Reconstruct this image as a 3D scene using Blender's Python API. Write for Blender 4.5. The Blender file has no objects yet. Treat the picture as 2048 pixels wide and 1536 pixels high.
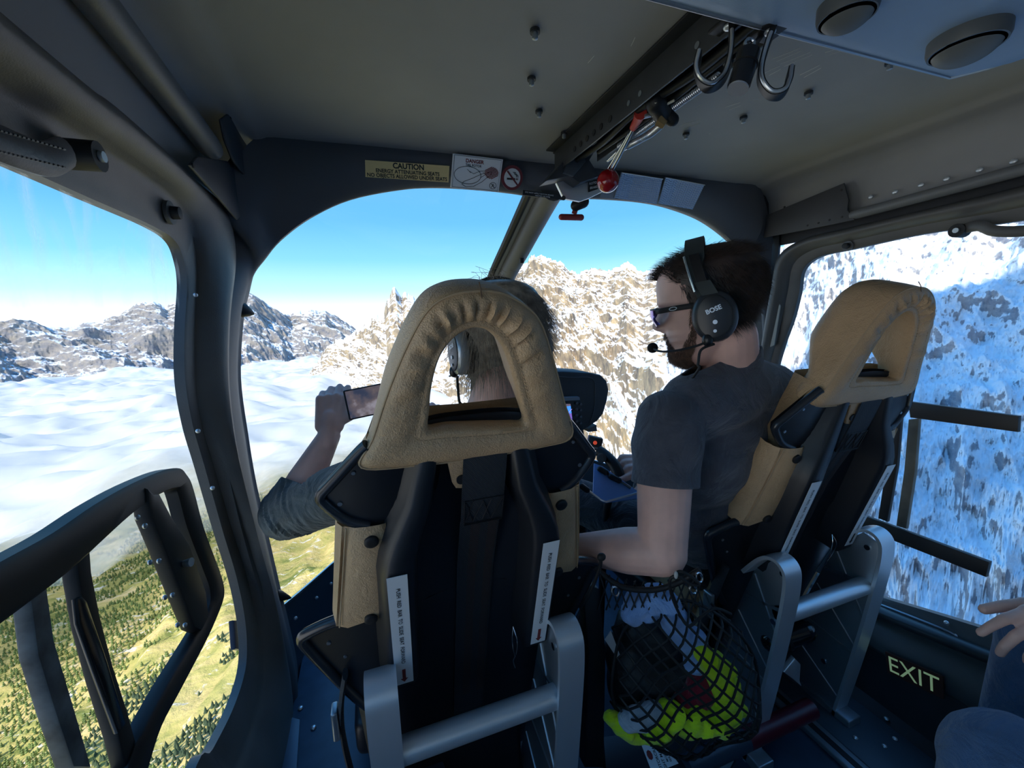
import bpy, bmesh, math, random
import numpy as np
from mathutils import Vector, Matrix

SC = bpy.context.scene
COL = SC.collection
# ------------------------------------------------------------ camera
# helicopter frame: X to starboard, Y forward, Z up, metres; the eye point is the origin
FPX = 820.0
def _axes(F=(-290, -118), R=(2444, -208)):
    a = np.array([F[0], -F[1], FPX]); a /= np.linalg.norm(a)
    r = np.array([R[0], -R[1], FPX]); r -= a*(r@a); r /= np.linalg.norm(r)
    u = np.cross(a, r)
    if u[1] < 0: u = -u
    return np.array([r, a, u])
CM = _axes()
cam = bpy.data.cameras.new('camera'); camo = bpy.data.objects.new('camera', cam); COL.objects.link(camo)
m = Matrix.Identity(4)
for i in range(3):
    m[i][0] = CM[i][0]; m[i][1] = CM[i][1]; m[i][2] = -CM[i][2]
camo.matrix_world = m
cam.sensor_width = 36.0; cam.lens = FPX/2048*36.0
cam.clip_start = 0.01; cam.clip_end = 60000
SC.camera = camo

# ------------------------------------------------------------ sky, sun, exposure
SC.view_settings.view_transform = 'Standard'; SC.view_settings.look = 'None'
SC.view_settings.gamma = 1.0; SC.view_settings.use_curve_mapping = False
SC.view_settings.exposure = 1.0
w = bpy.data.worlds.new('sky'); SC.world = w; w.use_nodes = True
nt = w.node_tree; nt.nodes.clear()
wo = nt.nodes.new('ShaderNodeOutputWorld'); bg = nt.nodes.new('ShaderNodeBackground')
tc = nt.nodes.new('ShaderNodeTexCoord'); sx = nt.nodes.new('ShaderNodeSeparateXYZ')
cr = nt.nodes.new('ShaderNodeValToRGB')
nt.links.new(tc.outputs['Generated'], sx.inputs[0]); nt.links.new(sx.outputs['Z'], cr.inputs[0])
nt.links.new(cr.outputs[0], bg.inputs[0]); nt.links.new(bg.outputs[0], wo.inputs[0])
els = cr.color_ramp.elements
els[0].position = 0.0; els[0].color = (0.85, 0.87, .88, 1)
els[1].position = 1.0; els[1].color = (0.07, 0.24, 0.62, 1)
for p, c in [(0.03, (0.62, 0.67, .69)), (0.075, (0.34, 0.58, .68)), (0.14, (0.16, 0.42, 0.60)), (0.22, (0.090, 0.31, 0.57)), (0.36, (0.080, 0.27, 0.54))]:
    e = els.new(p); e.color = (*c, 1)
bg.inputs[1].default_value = 1.0
SUN_AZ, SUN_EL = math.radians(-140), math.radians(36)
sd = Vector((math.cos(SUN_EL)*math.sin(SUN_AZ), math.cos(SUN_EL)*math.cos(SUN_AZ), math.sin(SUN_EL)))
sl = bpy.data.lights.new('sun', 'SUN'); sl.energy = 2.7; sl.angle = 0.01; sl.color = (1.0, 0.93, 0.80)
so = bpy.data.objects.new('sun', sl); COL.objects.link(so)
so.rotation_euler = sd.to_track_quat('Z', 'Y').to_euler(); so.location = (0, 0, 30)

random.seed(7)
RNG = np.random.default_rng(11)
V = Vector
# ------------------------------------------------------------ helpers
def ray(px, py):
    return CM @ np.array([(px-1024)/FPX, (768-py)/FPX, 1.0])
def onX(px, py, X): d = ray(px, py); return V(d*X/d[0])
def onY(px, py, Y): d = ray(px, py); return V(d*Y/d[1])
def onZ(px, py, Z): d = ray(px, py); return V(d*Z/d[2])
def D(px, py, dep): return V(ray(px, py)*dep)
def onP(px, py, p0, n):
    d = V(ray(px, py)); n = V(n); return d*(V(p0).dot(n)/d.dot(n))

class MB:
    """collects faces that become ONE mesh"""
    def __init__(s): s.v = []; s.f = []; s.mi = []; s.cur = 0
    def add(s, vs, fs):
        b = len(s.v); s.v += [V(p) for p in vs]
        for f in fs: s.f.append(tuple(b+i for i in f)); s.mi.append(s.cur)
        return s
    def xf(s, fn, start=0):
        for i in range(start, len(s.v)): s.v[i] = V(fn(s.v[i]))
        return s
    def grid(s, rows, cu=False, cv=False, caps=False):
        nr, nc = len(rows), len(rows[0]); vs = [p for r in rows for p in r]; fs = []
        for i in range(nr if cv else nr-1):
            for j in range(nc if cu else nc-1):
                a = i*nc+j; b = i*nc+(j+1) % nc; c = ((i+1) % nr)*nc+(j+1) % nc; d = ((i+1) % nr)*nc+j
                fs.append((a, b, c, d))
        if caps:
            fs.append(tuple(range(nc))[::-1]); fs.append(tuple((nr-1)*nc+j for j in range(nc)))
        return s.add(vs, fs)
    def tube(s, pts, r, n=10, caps=True, closed=False, flat=1.0, up=None):
        pts = [V(p) for p in pts]; N = len(pts)
        rs = list(r) if isinstance(r, (list, tuple)) else [r]*N
        rows = []; prev = None
        for i, p in enumerate(pts):
            if closed: t = pts[(i+1) % N]-pts[i-1]
            else: t = pts[min(i+1, N-1)]-pts[max(i-1, 0)]
            t.normalize()
            if prev is None:
                a = V(up) if up is not None else (V((0, 0, 1)) if abs(t.z) < .9 else V((1, 0, 0)))
            else: a = prev
            a = a-t*a.dot(t)
            if a.length < 1e-6: a = t.orthogonal()
            a.normalize(); prev = a; b = t.cross(a)
            rows.append([p+(a*math.cos(2*math.pi*k/n)*flat+b*math.sin(2*math.pi*k/n))*rs[i] for k in range(n)])
        return s.grid(rows, cu=True, cv=closed, caps=caps and not closed)
    def ell(s, c, r, ax=None, nu=16, nv=10):
        c = V(c); r = (r, r, r) if isinstance(r, (int, float)) else r
        ax = ax or Matrix.Identity(3)
        rows = []
        for i in range(nv+1):
            th = math.pi*i/nv; st = max(math.sin(th), 1e-3)
            rows.append([c+ax@V((r[0]*st*math.cos(2*math.pi*k/nu), r[1]*st*math.sin(2*math.pi*k/nu), r[2]*math.cos(th))) for k in range(nu)])
        return s.grid(rows, cu=True, caps=True)
    def cap(s, a, b, ra, rb, n=14):
        """tapered capsule"""
        a = V(a); b = V(b); t = (b-a); L = t.length; t.normalize(); pts = []; rs = []
        for k in range(5):
            q = math.pi/2*(k/4.0); pts.append(a-t*ra*math.cos(q)); rs.append(max(ra*math.sin(q), ra*.08))
        for k in range(5):
            q = math.pi/2*(k/4.0); pts.append(b+t*rb*math.sin(q)); rs.append(max(rb*math.cos(q), rb*.08))
        return s.tube(pts, rs, n)
    def box(s, c, size, ax=None, bev=0.0):
        c = V(c); ax = ax or Matrix.Identity(3); hx, hy, hz = [q/2 for q in size]
        bm = bmesh.new(); bmesh.ops.create_cube(bm, size=1)
        for v in bm.verts: v.co = V((v.co.x*size[0], v.co.y*size[1], v.co.z*size[2]))
        if bev > 0: bmesh.ops.bevel(bm, geom=bm.edges[:], offset=bev, segments=3, affect='EDGES', profile=.5)
        bm.verts.index_update()
        vs = [c+ax@v.co for v in bm.verts]; fs = [tuple(v.index for v in f.verts) for f in bm.faces]
        bm.free(); return s.add(vs, fs)
    def prism(s, pts, n, bev=0.0, seg=2):
        """planar outline pts (3D) extruded by vector n, optional bevel"""
        bm = bmesh.new(); n = V(n)
        vs = [bm.verts.new(V(p)) for p in pts]; f = bm.faces.new(vs)
        r = bmesh.ops.extrude_face_region(bm, geom=[f])
        ev = [g for g in r['geom'] if isinstance(g, bmesh.types.BMVert)]
        bmesh.ops.translate(bm, verts=ev, vec=n)
        if bev > 0:
            ed = [e for e in bm.edges if not (e.calc_length() > 0 and abs((e.verts[0].co-e.verts[1].co).normalized().dot(n.normalized())) > .95)]
            bmesh.ops.bevel(bm, geom=ed, offset=bev, segments=seg, affect='EDGES', profile=.5)
        bmesh.ops.triangulate(bm, faces=[q for q in bm.faces if len(q.verts) > 6])
        bmesh.ops.recalc_face_normals(bm, faces=bm.faces[:])
        bm.verts.index_update()
        o = [v.co.copy() for v in bm.verts]; fs = [tuple(v.index for v in q.verts) for q in bm.faces]
        bm.free(); return s.add(o, fs)

ORG = {}
def mesh_from(name, mb, mats, org=(0, 0, 0), smooth=True, angle=40, recalc=True):
    me = bpy.data.meshes.new(name); org = V(org)
    me.from_pydata([tuple(p-org) for p in mb.v], [], mb.f)
    if not isinstance(mats, (list, tuple)): mats = [mats]
    for m_ in mats: me.materials.append(m_)
    if len(mats) > 1: me.polygons.foreach_set('material_index', mb.mi)
    me.validate()
    if recalc:
        bm = bmesh.new(); bm.from_mesh(me); bmesh.ops.recalc_face_normals(bm, faces=bm.faces[:]); bm.to_mesh(me); bm.free()
    if smooth:
        me.polygons.foreach_set('use_smooth', [True]*len(me.polygons))
        try: me.set_sharp_from_angle(angle=math.radians(angle))
        except Exception: pass
    me.update(); return me
def thing(name, label, cat, loc=(0, 0, 0), group=None):
    o = bpy.data.objects.new(name, None); COL.objects.link(o); o.location = loc
    o.empty_display_size = .05
    o['label'] = label; o['category'] = cat
    if group: o['group'] = group
    ORG[o] = V(loc); return o
def part(name, mb, mat, parent, label=None, smooth=True, angle=40, recalc=True, stuff=False):
    """mesh in world coordinates, linked under its parent"""
    org = ORG[parent]
    o = bpy.data.objects.new(name, mesh_from(name, mb, mat, org, smooth, angle, recalc)); COL.objects.link(o)
    o.parent = parent; ORG[o] = org
    if label: o['label'] = label
    if stuff: o['kind'] = 'stuff'
    return o
def solo(name, mb, mat, label, cat, group=None, smooth=True, angle=40, kind=None, recalc=True):
    """a thing that is one mesh; origin at its base"""
    xs = [p.x for p in mb.v]; ys = [p.y for p in mb.v]; zs = [p.z for p in mb.v]
    org = V(((min(xs)+max(xs))/2, (min(ys)+max(ys))/2, min(zs)))
    o = bpy.data.objects.new(name, mesh_from(name, mb, mat, org, smooth, angle, recalc)); COL.objects.link(o)
    o.location = org; ORG[o] = org
    if label: o['label'] = label
    if cat: o['category'] = cat
    if group: o['group'] = group
    if kind: o['kind'] = kind
    return o
def struct(name, mb, mat, smooth=True, angle=40, recalc=True):
    return solo(name, mb, mat, None, None, kind='structure', smooth=smooth, angle=angle, recalc=recalc)
def fuse(mb, voxel, smooth=6):
    """blend overlapping volumes into one continuous skin; returns a new MB"""
    me = mesh_from('tmp', mb, [], smooth=False)
    o = bpy.data.objects.new('tmp', me); COL.objects.link(o)
    r = o.modifiers.new('r', 'REMESH'); r.mode = 'VOXEL'; r.voxel_size = voxel
    s = o.modifiers.new('s', 'SMOOTH'); s.factor = .5; s.iterations = smooth
    dg = bpy.context.evaluated_depsgraph_get(); dg.update()
    ev = o.evaluated_get(dg); m2 = bpy.data.meshes.new_from_object(ev)
    out = MB(); out.add([v.co.copy() for v in m2.vertices], [tuple(p.vertices) for p in m2.polygons])
    bpy.data.objects.remove(o); bpy.data.meshes.remove(me); bpy.data.meshes.remove(m2)
    return out
def text_mb(s, origin, ax, ay, size, bold=0.0, thick=.0004, align='CENTER', sx_=1.0):
    """lettering as a thin raised mesh; origin centre, ax reading direction, ay up"""
    cu = bpy.data.curves.new('t', 'FONT'); cu.body = s; cu.size = 1; cu.align_x = align; cu.align_y = 'CENTER'
    cu.offset = bold; cu.resolution_u = 3
    o = bpy.data.objects.new('t', cu); COL.objects.link(o)
    dg = bpy.context.evaluated_depsgraph_get(); dg.update()
    m2 = bpy.data.meshes.new_from_object(o.evaluated_get(dg))
    ax = V(ax).normalized(); ay = V(ay).normalized(); n = ax.cross(ay); origin = V(origin)
    out = MB(); out.add([origin+ax*(v.co.x*size*sx_)+ay*(v.co.y*size)+n*thick for v in m2.vertices], [tuple(p.vertices) for p in m2.polygons])
    bpy.data.objects.remove(o); bpy.data.curves.remove(cu); bpy.data.meshes.remove(m2)
    return out
def join(*mbs):
    o = MB()
    for q in mbs: o.add(q.v, q.f)
    return o
def crom(pts, k=6, closed=False):
    """Catmull-Rom through pts"""
    pts = [V(p) for p in pts]; n = len(pts); out = []
    rng = range(n if closed else n-1)
    for i in rng:
        if closed: p0, p1, p2, p3 = pts[i-1], pts[i], pts[(i+1) % n], pts[(i+2) % n]
        else: p0, p1, p2, p3 = pts[max(i-1, 0)], pts[i], pts[i+1], pts[min(i+2, n-1)]
        for j in range(k):
            t = j/k
            out.append(.5*((2*p1)+(p2-p0)*t+(2*p0-5*p1+4*p2-p3)*t*t+(3*p1-p0-3*p2+p3)*t**3))
    if not closed: out.append(pts[-1])
    return out
def sm(t): t = max(0., min(1., t)); return t*t*(3-2*t)
def copy_of(src, dx, label=None, group=None):
    """a copy of a thing with copies of its parts"""
    def rec(o, par):
        c = o.copy(); COL.objects.link(c); c.parent = par
        for ch in [q for q in src_children if q.parent == o]: rec(ch, c)
        return c
    src_children = list(COL.objects)
    r = rec(src, None); r.location = src.location+V(dx)
    if label: r['label'] = label
    if group: r['group'] = group
    return r
# ------------------------------------------------------------ materials
MATS = {}
def mat(name, col, rough=.5, metal=0.0, bump=None, var=None, spec=.5, coat=0, sheen=0, emis=None, alpha=None, trans=None, bscale=None):
    """bump=(scale,strength[,kind]); var=(scale,amount): own colour variation"""
    if name in MATS: return MATS[name]
    m_ = bpy.data.materials.new(name); m_.use_nodes = True; n = m_.node_tree; b = n.nodes['Principled BSDF']
    b.inputs['Base Color'].default_value = (*col, 1); b.inputs['Roughness'].default_value = rough
    b.inputs['Metallic'].default_value = metal; b.inputs['Specular IOR Level'].default_value = spec
    if coat: b.inputs['Coat Weight'].default_value = coat
    if sheen: b.inputs['Sheen Weight'].default_value = sheen
    tc = n.nodes.new('ShaderNodeTexCoord')
    if bump:
        kind = bump[2] if len(bump) > 2 else 'noise'
        if kind == 'noise':
            t = n.nodes.new('ShaderNodeTexNoise'); t.inputs['Scale'].default_value = bump[0]; t.inputs['Detail'].default_value = 4; out = t.outputs[0]
        elif kind == 'vor':
            t = n.nodes.new('ShaderNodeTexVoronoi'); t.inputs['Scale'].default_value = bump[0]; out = t.outputs['Distance']
        elif kind == 'weave':
            t = n.nodes.new('ShaderNodeTexWave'); t.inputs['Scale'].default_value = bump[0]; t.bands_direction = 'DIAGONAL'; out = t.outputs[0]
        n.links.new(tc.outputs['Object'], t.inputs['Vector'])
        bp = n.nodes.new('ShaderNodeBump'); bp.inputs['Strength'].default_value = bump[1]; bp.inputs['Distance'].default_value = bump[3] if len(bump) > 3 else .001
        n.links.new(out, bp.inputs['Height']); n.links.new(bp.outputs[0], b.inputs['Normal'])
    if var:
        t2 = n.nodes.new('ShaderNodeTexNoise'); t2.inputs['Scale'].default_value = var[0]; t2.inputs['Detail'].default_value = 5
        n.links.new(tc.outputs['Object'], t2.inputs['Vector'])
        r = n.nodes.new('ShaderNodeValToRGB'); r.color_ramp.elements[0].position = .3; r.color_ramp.elements[1].position = .7
        lo = [max(0, c*(1-var[1])) for c in col]; hi = [min(1, c*(1+var[1])) for c in col]
        r.color_ramp.elements[0].color = (*lo, 1); r.color_ramp.elements[1].color = (*hi, 1)
        n.links.new(t2.outputs[0], r.inputs[0]); n.links.new(r.outputs[0], b.inputs['Base Color'])
    if emis:
        b.inputs['Emission Color'].default_value = (*emis[0], 1); b.inputs['Emission Strength'].default_value = emis[1]
    MATS[name] = m_; return m_
M_LINER = mat('headliner', (.27, .27, .27), .62, bump=(900, .35, 'noise', .0006), var=(3, .12))
M_FRAMEB = mat('front_band', (.085, .09, .105), .6, bump=(700, .3, 'noise', .0006), var=(6, .1))
M_DOORF = mat('door_frame', (.10, .097, .094), .45, bump=(500, .2), var=(8, .2))
M_DARK = mat('dark_trim', (.016, .018, .022), .5, bump=(400, .2), var=(10, .2))
M_RUB = mat('black_rubber', (.012, .012, .014), .6)
M_PIPE = mat('grey_rail', (.14, .145, .15), .45, bump=(300, .2))
M_FLOOR = mat('floor_panel', (.03, .055, .095), .5, var=(15, .25))
M_SHELL = mat('seat_shell', (.011, .013, .018), .42, bump=(1200, .15, 'noise', .0003))
M_EDGE = mat('seat_edge', (.022, .027, .036), .25)
M_ALU = mat('aluminium', (.66, .71, .76), .36, metal=.6, bump=(80, .08))
M_ALUD = mat('aluminium_dark', (.36, .40, .44), .4, metal=.8, bump=(60, .1))
M_STEEL = mat('steel', (.62, .63, .64), .22, metal=1)
M_WHITE = mat('white_label', (.75, .78, .80), .4)
M_INK = mat('black_ink', (.01, .01, .012), .5)
M_REDINK = mat('dark_red_ink', (.22, .03, .03), .5)
M_WEB = mat('webbing', (.022, .026, .034), .7, bump=(260, .6, 'weave'))
M_WEBBR = mat('webbing_brown', (.035, .025, .026), .7, bump=(260, .6, 'weave'))
def leather(name, col):
    m_ = mat(name, col, .48, var=(9, .16))
    n = m_.node_tree; b = n.nodes['Principled BSDF']; tc = n.nodes.new('ShaderNodeTexCoord')
    v = n.nodes.new('ShaderNodeTexVoronoi'); v.inputs['Scale'].default_value = 420
    z = n.nodes.new('ShaderNodeTexNoise'); z.inputs['Scale'].default_value = 34; z.inputs['Detail'].default_value = 6; z.inputs['Distortion'].default_value = 1.6
    a = n.nodes.new('ShaderNodeMath'); a.operation = 'MULTIPLY_ADD'; a.inputs[1].default_value = .22
    for q in (v, z): n.links.new(tc.outputs['Object'], q.inputs['Vector'])
    n.links.new(v.outputs['Distance'], a.inputs[0]); n.links.new(z.outputs[0], a.inputs[2])
    bp = n.nodes.new('ShaderNodeBump'); bp.inputs['Strength'].default_value = .7; bp.inputs['Distance'].default_value = .004
    n.links.new(a.outputs[0], bp.inputs['Height']); n.links.new(bp.outputs[0], b.inputs['Normal'])
    return m_
M_LEA = leather('tan_leather', (.57, .37, .205))
M_SEAM = mat('seam_thread', (.52, .36, .21), .7)
M_SKIN = mat('skin', (.88, .53, .43), .5, bump=(300, .15), var=(14, .14))
M_SKINH = mat('skin_hand', (.88, .54, .45), .5, bump=(260, .25), var=(18, .12))

def glass_mat(name, tint, gloss=.06, refl_wisps=0.0, sscale=6, lo=.55, hi=.8):
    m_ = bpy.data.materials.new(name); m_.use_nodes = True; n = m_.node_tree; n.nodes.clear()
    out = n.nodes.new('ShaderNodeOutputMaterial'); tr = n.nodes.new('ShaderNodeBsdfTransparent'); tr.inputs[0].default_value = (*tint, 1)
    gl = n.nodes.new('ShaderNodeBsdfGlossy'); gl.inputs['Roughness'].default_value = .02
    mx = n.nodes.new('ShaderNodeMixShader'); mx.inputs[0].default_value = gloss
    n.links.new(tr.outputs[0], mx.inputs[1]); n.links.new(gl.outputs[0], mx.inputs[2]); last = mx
    if refl_wisps:  # white wisps paint pale reflections onto the upper part of the pane
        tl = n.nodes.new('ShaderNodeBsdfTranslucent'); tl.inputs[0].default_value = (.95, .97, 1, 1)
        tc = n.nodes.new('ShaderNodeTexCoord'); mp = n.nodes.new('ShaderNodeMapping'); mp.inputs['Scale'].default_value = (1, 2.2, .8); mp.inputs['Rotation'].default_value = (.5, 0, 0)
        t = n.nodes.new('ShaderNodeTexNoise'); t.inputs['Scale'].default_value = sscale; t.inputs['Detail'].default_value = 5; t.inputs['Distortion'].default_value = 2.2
        r = n.nodes.new('ShaderNodeMapRange'); r.inputs[1].default_value = lo; r.inputs[2].default_value = hi; r.inputs[4].default_value = refl_wisps
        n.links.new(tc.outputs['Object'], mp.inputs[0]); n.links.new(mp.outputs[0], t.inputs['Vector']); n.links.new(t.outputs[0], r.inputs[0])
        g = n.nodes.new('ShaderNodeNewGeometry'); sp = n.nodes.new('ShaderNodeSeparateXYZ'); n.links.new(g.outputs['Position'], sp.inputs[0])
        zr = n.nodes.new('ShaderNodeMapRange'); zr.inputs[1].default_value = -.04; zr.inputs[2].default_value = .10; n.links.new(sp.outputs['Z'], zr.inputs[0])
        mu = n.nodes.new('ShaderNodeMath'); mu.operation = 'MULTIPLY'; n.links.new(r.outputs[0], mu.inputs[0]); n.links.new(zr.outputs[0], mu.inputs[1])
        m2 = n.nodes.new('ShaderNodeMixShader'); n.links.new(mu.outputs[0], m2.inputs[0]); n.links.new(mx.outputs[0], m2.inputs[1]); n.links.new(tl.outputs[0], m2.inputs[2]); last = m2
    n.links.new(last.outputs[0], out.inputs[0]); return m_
M_GLASS = glass_mat('windshield_glass', (.99, 1, 1), .02)
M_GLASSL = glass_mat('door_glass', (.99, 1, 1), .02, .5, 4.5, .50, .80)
# ------------------------------------------------------------ the mountains, valley and cloud outside
def _hash(ix, iy, s):
    n = (ix.astype(np.int64)*374761393+iy.astype(np.int64)*668265263+s*1442695041) & 0x7fffffff
    n = ((n ^ (n >> 13))*1274126177) & 0x7fffffff
    return ((n ^ (n >> 16)) & 0xffff)/65535.0*2*np.pi
def perlin(x, y, s=0):
    ix = np.floor(x); iy = np.floor(y); fx = x-ix; fy = y-iy
    u = fx*fx*fx*(fx*(fx*6-15)+10); v = fy*fy*fy*(fy*(fy*6-15)+10)
    def g(a, b):
        h = _hash(ix+a, iy+b, s); return np.cos(h)*(fx-a)+np.sin(h)*(fy-b)
    return (g(0, 0)*(1-u)+g(1, 0)*u)*(1-v)+(g(0, 1)*(1-u)+g(1, 1)*u)*v
def fbm(x, y, o=6, s=0, gain=.5, ridged=False):
    t = 0; a = 1; f_ = 1
    for i in range(o):
        p = perlin(x*f_, y*f_, s+i*17)
        t = t+a*((1-2.2*np.abs(p))*1.0-.5 if ridged else p); a *= gain; f_ *= 2.03
    return t
def grid_obj(name, X, Y, Z, mat_, label=None, cat=None, kind=None, keep=None, group=None):
    nr, nc = X.shape; me = bpy.data.meshes.new(name)
    xs = float((X.min()+X.max())/2); ys = float((Y.min()+Y.max())/2); zs = float(Z.min())
    co = np.stack([X-xs, Y-ys, Z-zs], -1).reshape(-1, 3).astype(np.float32)
    i = np.arange(nr*nc).reshape(nr, nc)
    q = np.stack([i[:-1, :-1], i[:-1, 1:], i[1:, 1:], i[1:, :-1]], -1)
    q = q[keep] if keep is not None else q.reshape(-1, 4)
    q = q.reshape(-1, 4)
    me.vertices.add(len(co)); me.vertices.foreach_set('co', co.ravel())
    me.loops.add(q.size); me.loops.foreach_set('vertex_index', q.ravel().astype(np.int32))
    me.polygons.add(len(q)); me.polygons.foreach_set('loop_start', np.arange(0, q.size, 4, dtype=np.int32))
    me.polygons.foreach_set('use_smooth', np.ones(len(q), bool))
    me.update(); me.validate(); me.materials.append(mat_)
    o = bpy.data.objects.new(name, me); COL.objects.link(o); o.location = (xs, ys, zs)
    if label: o['label'] = label
    if cat: o['category'] = cat
    if kind: o['kind'] = kind
    if group: o['group'] = group
    ORG[o] = V((xs, ys, zs)); return o
def rock_mat(name, rock_a, rock_b, scale, snow_lo, snow_hi, snow=(.88, .90, .94), nscale=1.0, strata=True, bdist=8):
    m_ = bpy.data.materials.new(name); m_.use_nodes = True; n = m_.node_tree; b = n.nodes['Principled BSDF']; L = n.links.new
    b.inputs['Roughness'].default_value = .85; b.inputs['Specular IOR Level'].default_value = .15
    g = n.nodes.new('ShaderNodeNewGeometry'); sp = n.nodes.new('ShaderNodeSeparateXYZ'); L(g.outputs['Normal'], sp.inputs[0])
    t = n.nodes.new('ShaderNodeTexNoise'); t.inputs['Scale'].default_value = scale; t.inputs['Detail'].default_value = 9; t.inputs['Roughness'].default_value = .62
    t.inputs['Distortion'].default_value = .8
    L(g.outputs['Position'], t.inputs['Vector'])
    t2 = n.nodes.new('ShaderNodeTexNoise'); t2.inputs['Scale'].default_value = scale*5; t2.inputs['Detail'].default_value = 8; t2.inputs['Roughness'].default_value = .7
    mp = n.nodes.new('ShaderNodeMapping'); mp.inputs['Scale'].default_value = (1, 1, 2.5 if strata else .55); L(g.outputs['Position'], mp.inputs[0]); L(mp.outputs[0], t2.inputs['Vector'])
    # snow where it can lie: slope plus broken edges
    a = n.nodes.new('ShaderNodeMath'); a.operation = 'MULTIPLY_ADD'; a.inputs[1].default_value = .9*nscale; L(t.outputs[0], a.inputs[0]); L(sp.outputs['Z'], a.inputs[2])
    a2 = n.nodes.new('ShaderNodeMath'); a2.operation = 'MULTIPLY_ADD'; a2.inputs[1].default_value = .75*nscale; L(t2.outputs[0], a2.inputs[0]); L(a.outputs[0], a2.inputs[2])
    mr = n.nodes.new('ShaderNodeMapRange'); off = .82*nscale; mr.inputs[1].default_value = snow_lo+off; mr.inputs[2].default_value = snow_hi+off; L(a2.outputs[0], mr.inputs[0])
    r = n.nodes.new('ShaderNodeValToRGB'); r.color_ramp.elements[0].position = .35; r.color_ramp.elements[1].position = .66
    r.color_ramp.elements[0].color = (*rock_a, 1); r.color_ramp.elements[1].color = (*rock_b, 1); L(t2.outputs[0], r.inputs[0])
    mx = n.nodes.new('ShaderNodeMix'); mx.data_type = 'RGBA'; L(mr.outputs[0], mx.inputs[0]); L(r.outputs[0], mx.inputs[6]); mx.inputs[7].default_value = (*snow, 1)
    L(mx.outputs[2], b.inputs['Base Color'])
    bp = n.nodes.new('ShaderNodeBump'); bp.inputs['Strength'].default_value = .8; bp.inputs['Distance'].default_value = bdist; L(t2.outputs[0], bp.inputs['Height']); L(bp.outputs[0], b.inputs['Normal'])
    return m_
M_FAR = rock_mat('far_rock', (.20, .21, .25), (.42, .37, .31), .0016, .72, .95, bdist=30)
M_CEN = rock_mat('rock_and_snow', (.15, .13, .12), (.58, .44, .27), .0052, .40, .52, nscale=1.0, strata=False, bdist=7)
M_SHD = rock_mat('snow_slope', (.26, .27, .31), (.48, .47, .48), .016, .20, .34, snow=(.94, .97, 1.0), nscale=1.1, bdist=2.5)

def pxl(lst):
    out = []
    for px, py in lst:
        d = ray(px, py); out.append((math.degrees(math.atan2(d[0], d[1])), d[2]/math.hypot(d[0], d[1])))
    return np.array(sorted(out))
def interp(az, arr): return np.interp(az, arr[:, 0], arr[:, 1])
def ridge(name, az0, az1, na, nd, crest, dcrest, dnear, znear, relief, cell, power, mat_, label, seed, sil=.012, back=1.22, tilt=.5):
    """a mountain face as seen from the valley air: rises from (dnear, znear) to the crest line, with rock relief"""
    az = np.linspace(az0, az1, na)[None, :]*np.ones((nd, 1)); u = np.linspace(0, back, nd)[:, None]*np.ones((1, na))
    dc = interp(az, np.array(dcrest)); dn = interp(az, np.array(dnear)); zn = interp(az, np.array(znear))
    p = interp(az, np.array(power)); C = interp(az, np.array(cell)); R = interp(az, np.array(relief))
    el = interp(az, crest)+sil*fbm(az*.9, az*0+seed, 6, seed+3, .55)*np.clip(u, 0, 1)**5
    zc = el*dc; uc = np.clip(u, 0, 1)
    d = dn+(dc-dn)*u
    h = np.where(u <= 1, zn+(zc-zn)*np.power(uc, p), zc-(u-1)*(dc-dn)*1.3)
    arc = np.radians(az)*2000                          # metres along the face, at a common range
    ca = np.radians(az)*dc/C; cz = np.hypot(h-zn, d-dn)/C
    n1 = fbm(ca+cz*tilt+5, cz*.55-ca*.15, 8, seed, .52, True)      # ribs and gullies
    n2 = fbm(ca*.35+2, cz*.35+7, 4, seed+50, .5)                   # buttresses
    n3 = fbm(ca*3.1+cz, cz*2.0, 5, seed+80, .55)
    st = fbm(ca*.4, cz*3.0+ca*.5, 4, seed+90, .5)                  # ledges
    m = np.minimum(uc*6, 1)*np.where(u < 1, np.clip((1.02-u)*9, .10, 1), .10)
    rel = R*(n1*.8+n2*1.3+n3*.34)*m
    d = d-rel*.75; h = h+rel*.45+R*.16*st*m
    X = d*np.sin(np.radians(az)); Y = d*np.cos(np.radians(az))
    return grid_obj(name, X, Y, h, mat_, label, 'mountain')
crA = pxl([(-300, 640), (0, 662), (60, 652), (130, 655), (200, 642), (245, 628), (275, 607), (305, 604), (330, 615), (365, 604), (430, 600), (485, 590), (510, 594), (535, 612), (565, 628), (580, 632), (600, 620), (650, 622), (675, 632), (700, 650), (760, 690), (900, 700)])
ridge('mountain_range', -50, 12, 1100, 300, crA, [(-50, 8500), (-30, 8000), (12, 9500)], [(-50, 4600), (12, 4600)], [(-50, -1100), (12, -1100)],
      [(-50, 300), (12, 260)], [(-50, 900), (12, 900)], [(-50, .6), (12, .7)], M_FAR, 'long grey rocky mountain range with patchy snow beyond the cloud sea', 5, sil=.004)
crB = pxl([(560, 860), (610, 760), (640, 712), (660, 690), (700, 668), (730, 650), (752, 628), (768, 625), (775, 598), (790, 578), (803, 596), (810, 588), (826, 590), (845, 622), (880, 640), (930, 600), (1000, 560), (1040, 532), (1068, 508), (1095, 516), (1120, 524), (1152, 546), (1180, 536), (1215, 540), (1255, 524), (1290, 545), (1350, 520), (1450, 490)])
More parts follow.
